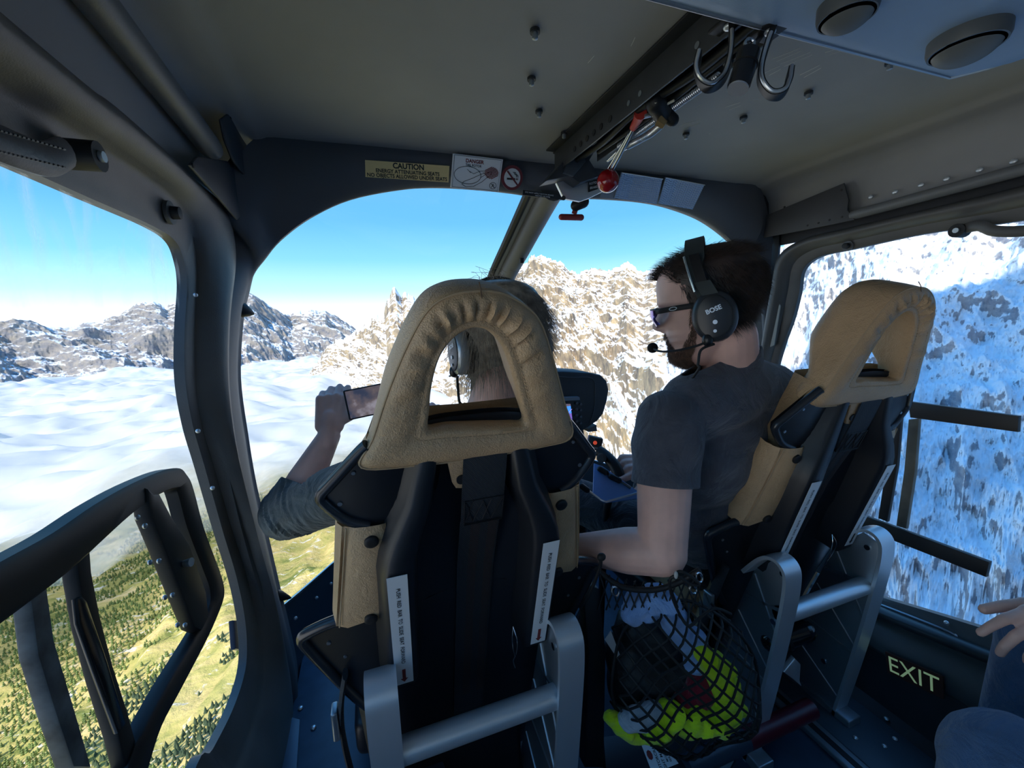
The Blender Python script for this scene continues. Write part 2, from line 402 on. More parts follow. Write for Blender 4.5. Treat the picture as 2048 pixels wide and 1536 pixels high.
ridge('snowy_peak', -10, 50, 1700, 640, crB, [(-10, 3600), (2, 3000), (14, 2900), (22, 2800), (35, 2500), (50, 1900)],
      [(-10, 2700), (-4, 2000), (4, 1300), (14, 1000), (22, 800), (50, 480)], [(-10, -560), (4, -500), (14, -440), (22, -440), (50, -330)],
      [(-10, 45), (2, 70), (10, 95), (22, 130), (35, 120), (50, 90)], [(-10, 200), (2, 240), (14, 330), (50, 300)], [(-10, 1.3), (2, 1.3), (14, 1.0), (30, .85), (50, .85)], M_CEN,
      'steep sunlit mountain wall of golden rock and snow seen through the windshield', 21, sil=.012)
crC = pxl([(1180, 960), (1240, 900), (1300, 760), (1380, 620), (1500, 520), (1600, 470), (1700, 400), (1850, 380), (2048, 330)]).tolist()+[(85, .45), (112, .42)]
crC = np.array(crC)
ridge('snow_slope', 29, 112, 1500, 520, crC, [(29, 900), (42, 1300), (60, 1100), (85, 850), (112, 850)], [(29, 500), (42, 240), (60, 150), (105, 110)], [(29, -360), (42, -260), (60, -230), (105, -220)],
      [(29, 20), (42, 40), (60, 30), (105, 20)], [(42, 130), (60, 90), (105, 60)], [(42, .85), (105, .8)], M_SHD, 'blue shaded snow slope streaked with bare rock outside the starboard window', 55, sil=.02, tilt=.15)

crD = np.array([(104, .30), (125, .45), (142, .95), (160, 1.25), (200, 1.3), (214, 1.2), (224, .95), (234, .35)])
ridge('sunblock_massif', 104, 234, 420, 150, crD, [(104, 620), (234, 620)], [(104, 130), (234, 130)], [(104, -220), (234, -240)], [(104, 26), (234, 26)], [(104, 110), (234, 110)], [(104, .85), (234, .85)], M_SHD, 'tall unseen snow and rock massif added behind the helicopter to block the sun', 91, sil=.02)  # added out of view to keep sun off the cabin and near slope

# the alpine valley under the port side
def valley_h(X, Y):
    return -560+.22*(X+400)-.0*Y+60*fbm(X*.0022, Y*.0022, 6, 31)+14*fbm(X*.012, Y*.012, 5, 37, .5, True)
def soil():
    m_ = bpy.data.materials.new('alpine_meadow'); m_.use_nodes = True; n = m_.node_tree; b = n.nodes['Principled BSDF']; L = n.links.new
    b.inputs['Roughness'].default_value = .9; b.inputs['Specular IOR Level'].default_value = .1
    g = n.nodes.new('ShaderNodeNewGeometry')
    def noise(sc, det, dist=0, st=(1, 1, 1)):
        mp = n.nodes.new('ShaderNodeMapping'); mp.inputs['Scale'].default_value = st; mp.inputs['Rotation'].default_value = (0, 0, .5)
        t = n.nodes.new('ShaderNodeTexNoise'); t.inputs['Scale'].default_value = sc; t.inputs['Detail'].default_value = det; t.inputs['Distortion'].default_value = dist; t.inputs['Roughness'].default_value = .6
        L(g.outputs['Position'], mp.inputs[0]); L(mp.outputs[0], t.inputs['Vector']); return t.outputs[0]
    r = n.nodes.new('ShaderNodeValToRGB'); e = r.color_ramp.elements
    e[0].position = .30; e[0].color = (.17, .22, .06, 1); e[1].position = .72; e[1].color = (.85, .66, .34, 1)
    q = e.new(.45); q.color = (.50, .45, .15, 1); q = e.new(.58); q.color = (.68, .54, .22, 1)
    L(noise(.010, 9, 1.0, (1, 2.4, 1)), r.inputs[0])
    r2 = n.nodes.new('ShaderNodeMapRange'); r2.inputs[1].default_value = .585; r2.inputs[2].default_value = .65; L(noise(.016, 9, 1.6, (1, 3.2, 1)), r2.inputs[0])
    mx = n.nodes.new('ShaderNodeMix'); mx.data_type = 'RGBA'; mx.inputs[7].default_value = (.85, .80, .72, 1); L(r2.outputs[0], mx.inputs[0]); L(r.outputs[0], mx.inputs[6]); L(mx.outputs[2], b.inputs['Base Color'])
    bp = n.nodes.new('ShaderNodeBump'); bp.inputs['Distance'].default_value = 6; L(noise(.08, 8), bp.inputs['Height']); L(bp.outputs[0], b.inputs['Normal'])
    return m_
gx, gy = np.meshgrid(np.linspace(-3200, 1400, 420), np.linspace(-200, 4200, 420))
grid_obj('valley_ground', gx, gy, valley_h(gx, gy), soil(), kind='structure')

# conifers: the nearest ones stand as trees of their own, the rest as one forest
M_CON = mat('conifer_green', (.05, .085, .04), .8, var=(.05, .5))
M_CON2 = mat('broadleaf_green', (.20, .27, .08), .8, var=(.05, .4))
M_BARK = mat('bark', (.10, .07, .05), .9)
def conifer_mb(h=1.0, tiers=6, n=9, seed=0):
    rr = random.Random(seed); mb = MB()
    for k in range(tiers):
        z0 = h*(.10+.80*k/tiers); z1 = z0+h*.30*(1-.4*k/tiers); r0 = h*.20*(1-k/(tiers+.5))
        ring = [V((r0*(1+rr.uniform(-.2, .2))*math.cos(2*math.pi*i/n), r0*(1+rr.uniform(-.2, .2))*math.sin(2*math.pi*i/n), z0+rr.uniform(-.02, .02)*h)) for i in range(n)]
        mb.add(ring+[V((0, 0, min(z1, h))), V((0, 0, z0+.05*h))], [(i, (i+1) % n, n) for i in range(n)]+[((i+1) % n, i, n+1) for i in range(n)])
    return mb
def tree_thing(label, group):
    t = thing('conifer_tree', label, 'tree', (0, 0, 0), group)
    part('crown', conifer_mb(), M_CON, t, smooth=False)
    part('trunk', MB().tube([(0, 0, -.08), (0, 0, .3)], [.025, .015], 6), M_BARK, t)
    return t
tree0 = tree_thing('dark conifer standing on the golden meadow slope below the port door window', 'conifers on the slope below')
kids = [c for c in COL.objects if c.parent == tree0]
def forest_mask(X, Y):
    return fbm(X*.0045+4, Y*.0045+8, 4, 71)+.25*fbm(X*.02, Y*.02, 3, 72)
tt = []
for k in range(90000):
    a = math.radians(random.uniform(-62, -14)); dd = random.uniform(420, 1900)
    x = dd*math.sin(a); y = dd*math.cos(a); tt.append((x, y, dd))
ta = np.array(tt); fm = forest_mask(ta[:, 0], ta[:, 1]); zz = valley_h(ta[:, 0], ta[:, 1])
keep = fm+RNG.uniform(-.10, .10, len(fm)) > -.02
ta = np.c_[ta, zz][keep]
# only those a camera about here can see through the door window
ang = ta[:, 3]/ta[:, 2]; ta = ta[(ang > -1.35) & (ang < -.30)]
ta = ta[np.argsort(np.hypot(ta[:, 2], ta[:, 3]))]
occ = {}; kp_ = []
for i in range(len(ta)):
    cx_, cy_ = int(ta[i, 0]//7), int(ta[i, 1]//7)
    if any((ta[i, 0]-x_)**2+(ta[i, 1]-y_)**2 < 42 for a_ in (-1, 0, 1) for b_ in (-1, 0, 1) for x_, y_ in occ.get((cx_+a_, cy_+b_), ())): continue
    occ.setdefault((cx_, cy_), []).append((ta[i, 0], ta[i, 1])); kp_.append(i)
ta = ta[kp_][:26000]
def inframe(p):
    c = CM.T@p
    if c[2] <= 0: return False
    u_ = 1024+FPX*c[0]/c[2]; v_ = 768-FPX*c[1]/c[2]
    return 0 < u_ < 470 and 940 < v_ < 1536
vis = [i for i in range(len(ta)) if inframe(ta[i, [0, 1, 3]])]
near = vis[:300]; nset = set(near)
for j, i in enumerate(near):
    x, y, dd, z = ta[i]; r = tree0 if j == 0 else tree0.copy()
    if j:
        COL.objects.link(r)
        for c in kids:
            c2 = c.copy(); COL.objects.link(c2); c2.parent = r
    s = random.uniform(9, 13.5); r.location = (x, y, z-.4); r.scale = (s*1.15, s*1.15, s); r.rotation_euler = (0, 0, random.uniform(0, 6))
far = np.array([ta[i] for i in range(len(ta)) if i not in nset])
cone = conifer_mb(1, 3, 6, 3); cv = np.array([tuple(p) for p in cone.v]); cf = np.array([f for f in cone.f])
nT = len(far); S = RNG.uniform(8, 13, nT)
vs = cv[None, :, :]*S[:, None, None]*np.array([1.25, 1.25, 1])+far[:, None, [0, 1, 3]]
fs = (cf[None, :, :]+(np.arange(nT)*len(cv))[:, None, None]).reshape(-1, 3)
vs = vs.reshape(-1, 3); c0 = vs.mean(0)
me = bpy.data.meshes.new('forest'); me.vertices.add(len(vs)); me.vertices.foreach_set('co', (vs-c0).astype(np.float32).ravel())
me.loops.add(fs.size); me.loops.foreach_set('vertex_index', fs.ravel().astype(np.int32))
me.polygons.add(len(fs)); me.polygons.foreach_set('loop_start', np.arange(0, fs.size, 3, dtype=np.int32)); me.update(); me.validate()
me.materials.append(M_CON2)
fo = bpy.data.objects.new('forest', me); COL.objects.link(fo); fo.location = c0
fo['label'] = 'green forest spread over the valley side below the port window'; fo['category'] = 'forest'; fo['kind'] = 'stuff'

# cloud sea
def cloud_mat(name, lo, hi, scale, seed=0):
    m_ = bpy.data.materials.new(name); m_.use_nodes = True; n = m_.node_tree; n.nodes.clear(); L = n.links.new
    out = n.nodes.new('ShaderNodeOutputMaterial'); tr = n.nodes.new('ShaderNodeBsdfTransparent'); df = n.nodes.new('ShaderNodeBsdfDiffuse'); df.inputs[0].default_value = (.90, .90, .91, 1)
    tl = n.nodes.new('ShaderNodeBsdfTranslucent'); tl.inputs[0].default_value = (.95, .96, .97, 1); m0 = n.nodes.new('ShaderNodeMixShader'); m0.inputs[0].default_value = .4
    L(df.outputs[0], m0.inputs[1]); L(tl.outputs[0], m0.inputs[2])
    g = n.nodes.new('ShaderNodeNewGeometry'); t = n.nodes.new('ShaderNodeTexNoise'); t.inputs['Scale'].default_value = scale; t.inputs['Detail'].default_value = 8; t.inputs['Roughness'].default_value = .55; t.inputs['Distortion'].default_value = .4
    L(g.outputs['Position'], t.inputs['Vector'])
    # thins out towards the near edge of the bank
    sp = n.nodes.new('ShaderNodeVectorMath'); sp.operation = 'DOT_PRODUCT'; sp.inputs[1].default_value = (-.35, .94, 0); L(g.outputs['Position'], sp.inputs[0])
    e = n.nodes.new('ShaderNodeMapRange'); e.inputs[1].default_value = lo; e.inputs[2].default_value = hi; e.inputs[3].default_value = -.55; e.inputs[4].default_value = .75; L(sp.outputs['Value'], e.inputs[0])
    ad = n.nodes.new('ShaderNodeMath'); ad.operation = 'ADD'; L(t.outputs[0], ad.inputs[0]); L(e.outputs[0], ad.inputs[1])
    mr = n.nodes.new('ShaderNodeMapRange'); mr.inputs[1].default_value = .42; mr.inputs[2].default_value = .85; L(ad.outputs[0], mr.inputs[0])
    mx = n.nodes.new('ShaderNodeMixShader'); L(mr.outputs[0], mx.inputs[0]); L(tr.outputs[0], mx.inputs[1]); L(m0.outputs[0], mx.inputs[2]); L(mx.outputs[0], out.inputs[0])
    return m_
gx, gy = np.meshgrid(np.linspace(-9500, 3500, 620), np.linspace(300, 8200, 480))
dd = np.hypot(gx, gy)
gz = -300-.026*dd+95*fbm(gx*.0015, gy*.0015, 4, 81)+46*(1-2*np.sqrt(fbm(gx*.0036, gy*.0036, 4, 83, .42)**2+.004))
grid_obj('cloud_sea', gx, gy, gz, cloud_mat('cloud', 250, 1500, .0032), 'white sea of cloud filling the valley below the far range', 'cloud', kind='stuff')
# ------------------------------------------------------------ cabin shell
XL, XR, XC = -.30, 1.42, .56
def mir(p): return V((2*XC-p[0], p[1], p[2]))
# ceiling lining with raised centre panel, side coves
prof = [(-.285, .285), (-.284, .33), (-.278, .385), (-.262, .418), (-.235, .430), (-.205, .432), (-.192, .436), (-.182, .4415), (-.165, .444), (.0, .446), (.28, .447)]
prof = prof+[(2*XC-x, z) for x, z in prof[::-1]]
rows = []
for Y in [-1.0, -.6, -.2, .1, .3, .5, .7, .85, .95, 1.02, 1.07, 1.10, 1.125, 1.14, 1.165, 1.185]:
    dz = -.010*sm((Y-1.02)/.12)
    rows.append([V((x, Y, z+(dz if z > .40 else 0))) for x, z in prof])
ceil = struct('ceiling', MB().grid(rows), M_LINER, angle=60)

# port door frame: glass edge A, flange crease M, outer seam B
STA = [((0, 320), (0, 181), (0, 50)), ((170, 395), (180, 290), (200, 205)), ((300, 452), (300, 368), (360, 345)), ((345, 482), (350, 415), (425, 402)),
       ((362, 520), (378, 465), (450, 450)), ((369, 570), (388, 540), (457, 520)), ((364, 660), (384, 650), (440, 640)), ((365, 760), (385, 760), (435, 760)),
       ((380, 850), (398, 850), (446, 880)), ((403, 930), (420, 925), (465, 985)), ((440, 1060), (458, 1055), (497, 1110)), ((470, 1160), (490, 1155), (530, 1220)),
       ((487, 1250), (510, 1255), (555, 1320)), ((488, 1330), (515, 1350), (575, 1430)), ((465, 1410), (500, 1440), (560, 1530)), ((420, 1500), (460, 1540), (520, 1640)), ((370, 1580), (400, 1640), (450, 1750))]
A = [V((-.312, -.25, .157))]+[onX(*s[0], -.312) for s in STA]+[V((-.312, .25, -.78)), V((-.312, -.25, -.78))]
Mc = [V((-.308, -.25, .215))]+[onX(*s[1], -.308) for s in STA]+[V((-.308, .25, -.86)), V((-.308, -.25, -.86))]
B = [V((-.288, -.25, .285))]+[onX(*s[2], -.288) for s in STA]+[V((-.288, .25, -1.1)), V((-.288, -.25, -1.1))]
k = 6; Ac, Mcc, Bc = crom(A, k), crom(Mc, k), crom(B, k)
def band(a, m_, b, side=1):
    """cross-section from the glass flange over the rounded frame tube to the seam"""
    out = []
    for i in range(len(a)):
        A_, M_, B_ = a[i], m_[i], b[i]; r = []
        r.append(A_+V((-.012*side, 0, 0))); r.append(A_+V((.004*side, 0, 0)))
        r.append(A_.lerp(M_, .15)+V((.006*side, 0, 0))); r.append(A_.lerp(M_, .9)+V((.006*side, 0, 0)))
        for t in (0.0, .08, .2, .35, .5, .65, .8, .92, 1.0):
            p = M_.lerp(B_, t); h = .006+.030*math.sin(math.pi*min(1, t*.95+.05))**.7
            r.append(p+V((h*side, 0, 0)))
        r.append(B_+V((-.02*side, 0, 0)))
        out.append(r)
    return out
dl = struct('door_1', MB().grid(band(Ac, Mcc, Bc)), M_DOORF, angle=50)
# black seal in the seam and pillar/front frame ring
Cpx = [(600, 1420), (590, 1340), (575, 1270), (560, 1210), (535, 1100), (508, 985), (490, 880), (474, 760), (480, 640), (492, 590), (506, 548), (528, 518), (560, 480), (620, 435), (700, 398), (800, 378), (880, 373), (970, 378), (1046, 387)]
Cin = [onY(*p, 1.18) for p in Cpx]+[V((XC, 1.18, .352))]
Bpx = [(560, 1530), (575, 1430), (555, 1320), (530, 1220), (497, 1110), (465, 985), (446, 880), (435, 760), (440, 640), (457, 520), (450, 450), (428, 405)]
Bo = [onX(*p, -.284) for p in Bpx]+[V((-.20, 1.135, .432)), V((-.10, 1.14, .434)), V((.02, 1.14, .436)), V((.12, 1.14, .437)), V((.214, 1.14, .437)), V((.34, 1.14, .437)), V((.46, 1.14, .437)), V((XC, 1.14, .437))]
Bo[0:0] = [V((-.284, 1.02, -1.15))]; Cin[0:0] = [V((-.245, 1.18, -1.15))]
def ring_rows(bo, ci):
    b = crom(bo, 5); c = crom(ci, 5); rows = []
    for i in range(len(b)):
        r = [b[i]+V((0, .01, 0))]
        for t in (0, .12, .3, .5, .7, .88, 1.0):
            p = b[i].lerp(c[i], t); inw = V((0, -1, 0))*(.022*math.sin(math.pi*t)) if b[i].x > -.25 else V((.8, -.3, 0))*(.020*math.sin(math.pi*t))
            r.append(p+inw)
        r.append(c[i]+V((0, .012, 0))); r.append(c[i]+V((0, .05, 0))+(c[i]-b[i])*(-.12)); rows.append(r)
    return rows
R1 = ring_rows(Bo, Cin); Bo2 = [V((p.x, max(p.y, 1.14) if p.z < .33 else p.y, p.z)) for p in Bo]; R2 = [[mir(p) for p in r] for r in ring_rows(Bo2, Cin)]
struct('wall_front', MB().grid(R1).grid(R2[::-1]), M_FRAMEB, angle=50)
# starboard door frame
AR = [(1.412, -.25, .185), (1.412, .2, .186), onX(2048, 441, 1.412), onX(1850, 468, 1.412), onX(1710, 498, 1.412), onX(1640, 514, 1.412), onX(1608, 540, 1.412), onX(1600, 585, 1.412), onX(1586, 640, 1.412), onX(1565, 700, 1.412), (1.412, 1.12, -.35), (1.41, 1.12, -.62), (1.40, 1.08, -.86), onX(1640, 1148, 1.40), onX(1720, 1180, 1.39), onX(2010, 1270, 1.38), (1.38, .2, -.74), (1.38, -.25, -.70)]
BR = [(1.40, -.25, .285), (1.40, .2, .285), onX(2048, 372, 1.40), onX(1850, 420, 1.40), onX(1690, 458, 1.40), onX(1610, 478, 1.40), onX(1562, 512, 1.40), onX(1546, 580, 1.40), onX(1532, 660, 1.40), onX(1520, 740, 1.40), (1.40, 1.2, -.4), (1.39, 1.2, -.7), (1.36, 1.17, -.95), (1.35, 1.0, -1.0), (1.34, .85, -1.0), (1.33, .45, -.98), (1.33, .2, -.96), (1.33, -.25, -.95)]
AR = [V(p) for p in AR]; BR = [V(p) for p in BR]; MR = [a.lerp(b, .42)+V((-.002, 0, 0)) for a, b in zip(AR, BR)]
struct('door_2', MB().grid(band(crom(AR, k), crom(MR, k), crom(BR, k), -1)), M_DOORF, angle=50)
# roof cove to starboard seam, lower starboard wall, rear walls, floor
lowR = []
for Y in (-.9, -.25, .1, .4, .6, .8, 1.0, 1.17, 1.3):
    lowR.append([V((1.37, Y, -.93)), V((1.345, Y, -.955)), V((1.335, Y, -1.0)), V((1.325, Y, -1.06)), V((1.31, Y, -1.13)), V((1.27, Y, -1.15))])
struct('wall_right', MB().grid(lowR).prism([(1.40, -.25, .46), (1.40, -.95, .46), (1.40, -.95, -1.15), (1.40, -.25, -1.15)], (.02, 0, 0)).prism([(1.39, -.25, -.7), (1.39, -.25, -1.0), (1.39, 1.2, -1.0), (1.40, 1.1, -.93), (1.395, .5, -.85)], (.02, 0, 0)).prism([(1.416, 1.125, -1.0), (1.416, 1.25, -1.0), (1.416, 1.25, .46), (1.416, 1.125, .46)], (.01, 0, 0)).prism([(1.30, 1.16, .26), (1.42, 1.16, .26), (1.42, 1.16, .46), (1.30, 1.16, .46)], (0, .02, 0)), M_DARK)
struct('wall_left', MB().prism([(-.29, -.25, .46), (-.29, -.95, .46), (-.29, -.95, .28), (-.29, -.25, .28)], (-.02, 0, 0)).prism([(-.29, -.25, -.6), (-.29, -.95, -.6), (-.29, -.95, -1.15), (-.29, -.25, -1.15)], (-.02, 0, 0)).prism([(-.29, -.25, .28), (-.29, -.31, .28), (-.29, -.31, -.6), (-.29, -.25, -.6)], (-.02, 0, 0)).prism([(-.29, 1.0, -1.16), (-.29, -.3, -1.16), (-.29, -.3, -1.05), (-.29, .9, -1.05)], (-.02, 0, 0)), M_DARK)
struct('wall_back', MB().prism([(-.3, -.95, -1.16), (1.42, -.95, -1.16), (1.42, -.95, .46), (-.3, -.95, .46)], (0, -.02, 0)), mat('rear_trim', (.78, .77, .75), .6))
struct('roof_skin', MB().prism([(-.34, -.97, .455), (1.46, -.97, .455), (1.46, 1.22, .455), (-.34, 1.22, .455)], (0, 0, .02)).prism([(-.32, 1.205, .39), (1.44, 1.205, .39), (1.44, 1.205, .46), (-.32, 1.205, .46)], (0, .012, 0)).prism([(-.315, -.97, .24), (-.315, 1.21, .24), (-.315, 1.21, .46), (-.315, -.97, .46)], (-.01, 0, 0)).prism([(1.425, -.97, .235), (1.425, 1.21, .235), (1.425, 1.21, .46), (1.425, -.97, .46)], (.01, 0, 0)), M_DARK).name = 'trim_1'
struct('floor', MB().prism([(-.32, -.95, -1.15), (1.34, -.95, -1.15), (1.34, 1.25, -1.15), (1.15, 2.0, -1.15), (-.03, 2.0, -1.15), (-.32, 1.25, -1.15)], (0, 0, -.03)), M_FLOOR)
# glazing
def poly_glass(name, pts, mt, n):
    return struct(name, MB().prism(pts, n), mt, smooth=False)
def pane(name, pts, mt, c):
    c = V(c); return struct(name, MB().grid([[p.lerp(c, t_) for t_ in (0, .5, .995)] for p in pts], cv=True), mt)
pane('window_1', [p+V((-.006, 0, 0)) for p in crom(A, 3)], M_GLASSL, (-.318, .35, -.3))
pane('window_3', [p+V((.006, 0, 0)) for p in crom(AR, 3)], M_GLASS, (1.412, .45, -.3))
nose = [(1.215, .41), (1.35, .385), (1.52, .315), (1.72, .215), (1.95, .05), (2.12, -.25), (2.18, -.5), (2.12, -.78), (1.98, -1.0), (1.85, -1.15)]
def nosep(x, Y, Z, off=0):
    q = abs((x-XC)/.93); s_ = math.sqrt(max(0, 1-q**2.6)); zz = Z-.05*q**3
    return V((x, 1.20+(Y-1.20)*s_*(1-off)+off*0, zz-off*.1))
rows = []
for j in range(25):
    x = XC-.90*math.cos(math.pi*j/24); rows.append([nosep(x, Y, Z) for Y, Z in nose])
struct('window_2', MB().grid(rows), M_GLASS)
poly_glass('window_4', [(-.30, -.31, .28), (-.30, -.95, .28), (-.30, -.95, -.6), (-.30, -.31, -.6)], M_GLASS, (-.004, 0, 0))
# centre post between the two windshield panes
pc = [V((.545, 1.16, .375)), V((.556, 1.27, .345)), V((.56, 1.45, .27)), V((.56, 1.668, .168)), V((.56, 1.88, .02)), V((.56, 2.03, -.2)), V((.56, 2.06, -.5))]
t = thing('windshield_post', 'grey tubular centre post running down between the two windshield panes', 'post', (.56, 2.1, -.5))
part('tube', MB().tube(crom(pc, 6), .036, 16), mat('post_grey', (.10, .10, .105), .5, bump=(200, .2)), t)
part('seal_strip', MB().tube(crom([p+V((-.062, .02, .006)) for p in pc], 6), .013, 8), M_RUB, t)
part('edge_strip', MB().tube(crom([p+V((-.043, .015, .012)) for p in pc], 6), .016, 8, flat=.5), mat('post_light', (.32, .34, .37), .5), t)
part('clip', MB().box(pc[2].lerp(pc[3], .25)+V((.0, -.035, -.012)), (.016, .012, .05), bev=.003), M_INK, t)
# nose side panel and instrument shelf at the foot of the windshield
top = [onY(560, 1218, 1.22), onY(600, 1185, 1.34), onY(640, 1150, 1.47), onY(665, 1128, 1.56), onY(700, 1100, 1.68), V((.2, 1.80, -.72)), V((.35, 1.88, -.70)), V((.6, 1.92, -.70)), V((.9, 1.86, -.70)), V((1.15, 1.6, -.75)), V((1.36, 1.22, -.85))]
tc_ = crom(top, 5)
nose_rows = [[p+V((0, .03, -.01)), p+V((0, .012, .003)), p, p+V((0, -.004, -.012)), V((p.x, p.y-.02, -.95)), V((p.x+(.56-p.x)*.05, p.y-.06, -1.15))] for p in tc_]
nt_ = thing('nose_side_panel', 'dark riveted panel curving under the lower edge of the port windshield', 'panel', (-.1, 1.5, -1.15))
part('panel', MB().grid(nose_rows), mat('nose_panel', (.018, .030, .045), .45, bump=(200, .2)), nt_)
part('edge_bead', MB().tube([p+V((0, .0, .002)) for p in tc_], .005, 8), M_STEEL, nt_)
for i in (3, 8, 13, 18, 22):
    part('rivet', MB().ell(tc_[i]+V((.008, -.012, -.055)), (.006, .004, .006), nu=8, nv=5), M_ALU, nt_)

# roof studs
for i, (px, py) in enumerate([(1070, 65), (1063, 160), (1078, 225), (1128, 268), (1617, 188), (1487, 237), (1372, 270), (1780, 128)]):
    p = onZ(px, py, .440)
    s_ = thing('roof_stud', 'small dark stud in the roof lining', 'stud', p)
    s_['label'] = ['dark roof stud nearest the top edge, port of the overhead channel', 'dark roof stud second from the top edge, port of the overhead channel', 'dark roof stud third from the top edge, port of the channel', 'dark roof stud closest to the front band, port of the channel',
                   'dark roof stud behind the open J-hook, starboard of the channel', 'dark roof stud midway along the starboard row', 'dark roof stud at the front end of the starboard row', 'dark roof stud beside the overhead bin'][i]
    s_['group'] = 'roof studs'
    part('washer', MB().tube([p+V((0, 0, .004)), p+V((0, 0, -.001))], .008, 14), M_DARK, s_)
    part('pin', MB().tube([p+V((0, 0, 0)), p+V((0, 0, -.009)), p+V((0, 0, -.010))], [.0045, .0045, .003], 12), M_ALUD, s_)

# side roof rails
def rail(label, a, b, r, g):
    t = thing('roof_rail', label, 'rail', b, g)
    part('tube', MB().tube([a, a.lerp(b, .5), b-(b-a).normalized()*.02, b-(b-a).normalized()*.004, b], [r, r, r, r*.85, r*.45], 16), M_PIPE, t)
    return t
rail('smooth grey rail along the roof edge above the port door', V((-.258, -.25, .425)), onX(427, 303, -.258), .021, 'roof rails')
rail('smooth grey rail along the roof edge above the starboard door', V((1.375, -.25, .325)), onX(1700, 432, 1.375), .014, 'roof rails')
# brackets on top of the port pillar
def plate(name, label, cat, px, X, th=.006, m_=M_DOORF, holes=(), n=(1, 0, 0), bev=.003):
    pts = [onX(*p, X) for p in px]; c = sum(pts, V())/len(pts)
    t = thing(name, label, cat, (c.x, c.y, min(p.z for p in pts)))
    part('plate', MB().prism(pts, V(n)*th, bev=bev), m_, t)
    for h in holes:
        p = onX(h[0], h[1], X+th*n[0]); part('hole' if len(h) < 4 else 'screw', MB().tube([p-V(n)*.001, p+V(n)*.0012], h[2], 14), M_RUB, t)
    return t
plate('roof_bracket', 'dark flat bracket with a screw at the front end of the port roof rail', 'bracket', [(436, 238), (468, 215), (476, 222), (500, 290), (535, 345), (552, 385), (540, 420), (500, 370), (462, 322), (445, 280)], -.235, holes=[(461, 234, .004, 1), (511, 317, .003, 1)], m_=mat('bracket', (.05, .052, .058), .55, bump=(300, .2)))
plate('pillar_bracket', 'small bracket with four punched holes at the top of the port pillar', 'bracket', [(372, 330), (388, 313), (402, 314), (450, 322), (474, 330), (520, 392), (500, 400), (470, 440), (428, 392)], -.252, holes=[(461, 329, .0055), (473, 345, .0055), (484, 359, .0055), (493, 370, .0055), (386, 331, .004, 1)], m_=MATS['bracket'])
pr = plate('roof_bracket', 'dark ribbed bracket closing the front end of the starboard roof rail', 'bracket', [(1500, 445), (1560, 420), (1690, 366), (1700, 400), (1697, 420), (1712, 440), (1640, 455), (1560, 470), (1520, 478)], 1.372, th=.006, n=(-1, 0, 0), holes=[(1615, 451, .003), (1637, 446, .003), (1659, 440, .003), (1684, 434, .003), (1569, 414, .003, 1), (1683, 380, .003, 1)], m_=MATS['bracket'])
for i, q in enumerate([(1741, 394), (1790, 384), (1842, 370), (1893, 358), (1959, 340), (2027, 323)]):
    p = onX(*q, 1.392)
    b = solo('roof_bolt', MB().ell(p, (.004, .007, .006), nu=10, nv=6), M_ALU, ['first', 'second', 'third', 'fourth', 'fifth', 'sixth'][i]+' bolt counted from the bracket along the starboard roof rail', 'bolt', 'bolts above the starboard rail')
# door frame fittings: round knobs
def knob(px, py, X, label, s_=1, n=1):
    p = onX(px, py, X); t = thing('door_stud', label, 'stud', p)
    part('ring', MB().tube([p, p+V((.006*n, 0, 0))], .019*s_, 20), M_DOORF, t)
    part('cap', MB().tube([p+V((.004*n, 0, 0)), p+V((.018*n, 0, 0)), p+V((.019*n, 0, 0))], [.011*s_, .010*s_, .006*s_], 16), M_RUB, t)
    return t
knob(335, 425, -.302, 'round black-capped stud in the port door frame near the pillar')
knob(1697, 492, 1.402, 'small round stud in the starboard door frame above the window', .8, -1)
# grab handles
def handle(label, pts, r, mt, end, n):
    t = thing('grab_handle', label, 'handle', pts[-1], 'grab handles')
    part('grip', MB().tube(crom(pts, 6), r, 14, flat=.55, up=(n, 0, 0)), mt, t)
    part('end_cap', MB().tube([end, end+V((n*.03, 0, 0))], .016, 16), M_RUB, t)
    part('screw', MB().tube([end+V((n*.03, 0, 0)), end+V((n*.034, 0, 0))], .006, 10), M_ALU, t)
    return t
M_HAND = mat('handle_leather', (.075, .072, .078), .5, bump=(300, .4), var=(20, .2))
h = handle('padded black leather grab handle with stitching on the port door frame', [onX(-160, 225, -.265), onX(-60, 262, -.258), onX(20, 296, -.258), onX(90, 318, -.264), onX(128, 306, -.278)], .015, M_HAND, onX(132, 308, -.30), 1)
st = MB()
for row in (0, 1):
    for q in range(16):
        px = -10+q*9; py = (258+q*2.6) if row == 0 else (300+q*2.2)
        a = onX(px, py, -.236 if row == 0 else -.238); b_ = onX(px+5, py+2, -.236 if row == 0 else -.238); st.tube([a, b_], .0009, 5)
part('stitching', st, M_INK, h)
handle('slim grey grab handle above the starboard window', [onX(1925, 458, 1.385), onX(1960, 452, 1.375), onX(1990, 462, 1.37), onX(2048, 462, 1.37), onX(2140, 450, 1.37)], .012, M_DOORF, onX(1927, 462, 1.40), -1)
# pillar light strip and seal beside the pilot
plate('pillar_trim', 'pale grey metal trim strip on the starboard pillar behind the man', 'trim', [(1552, 572), (1560, 570), (1564, 578), (1561, 602), (1558, 604), (1562, 612), (1549, 690), (1530, 700), (1540, 630)], 1.385, th=.003, n=(-1, 0, 0), m_=mat('pale_trim', (.42, .42, .38), .5))
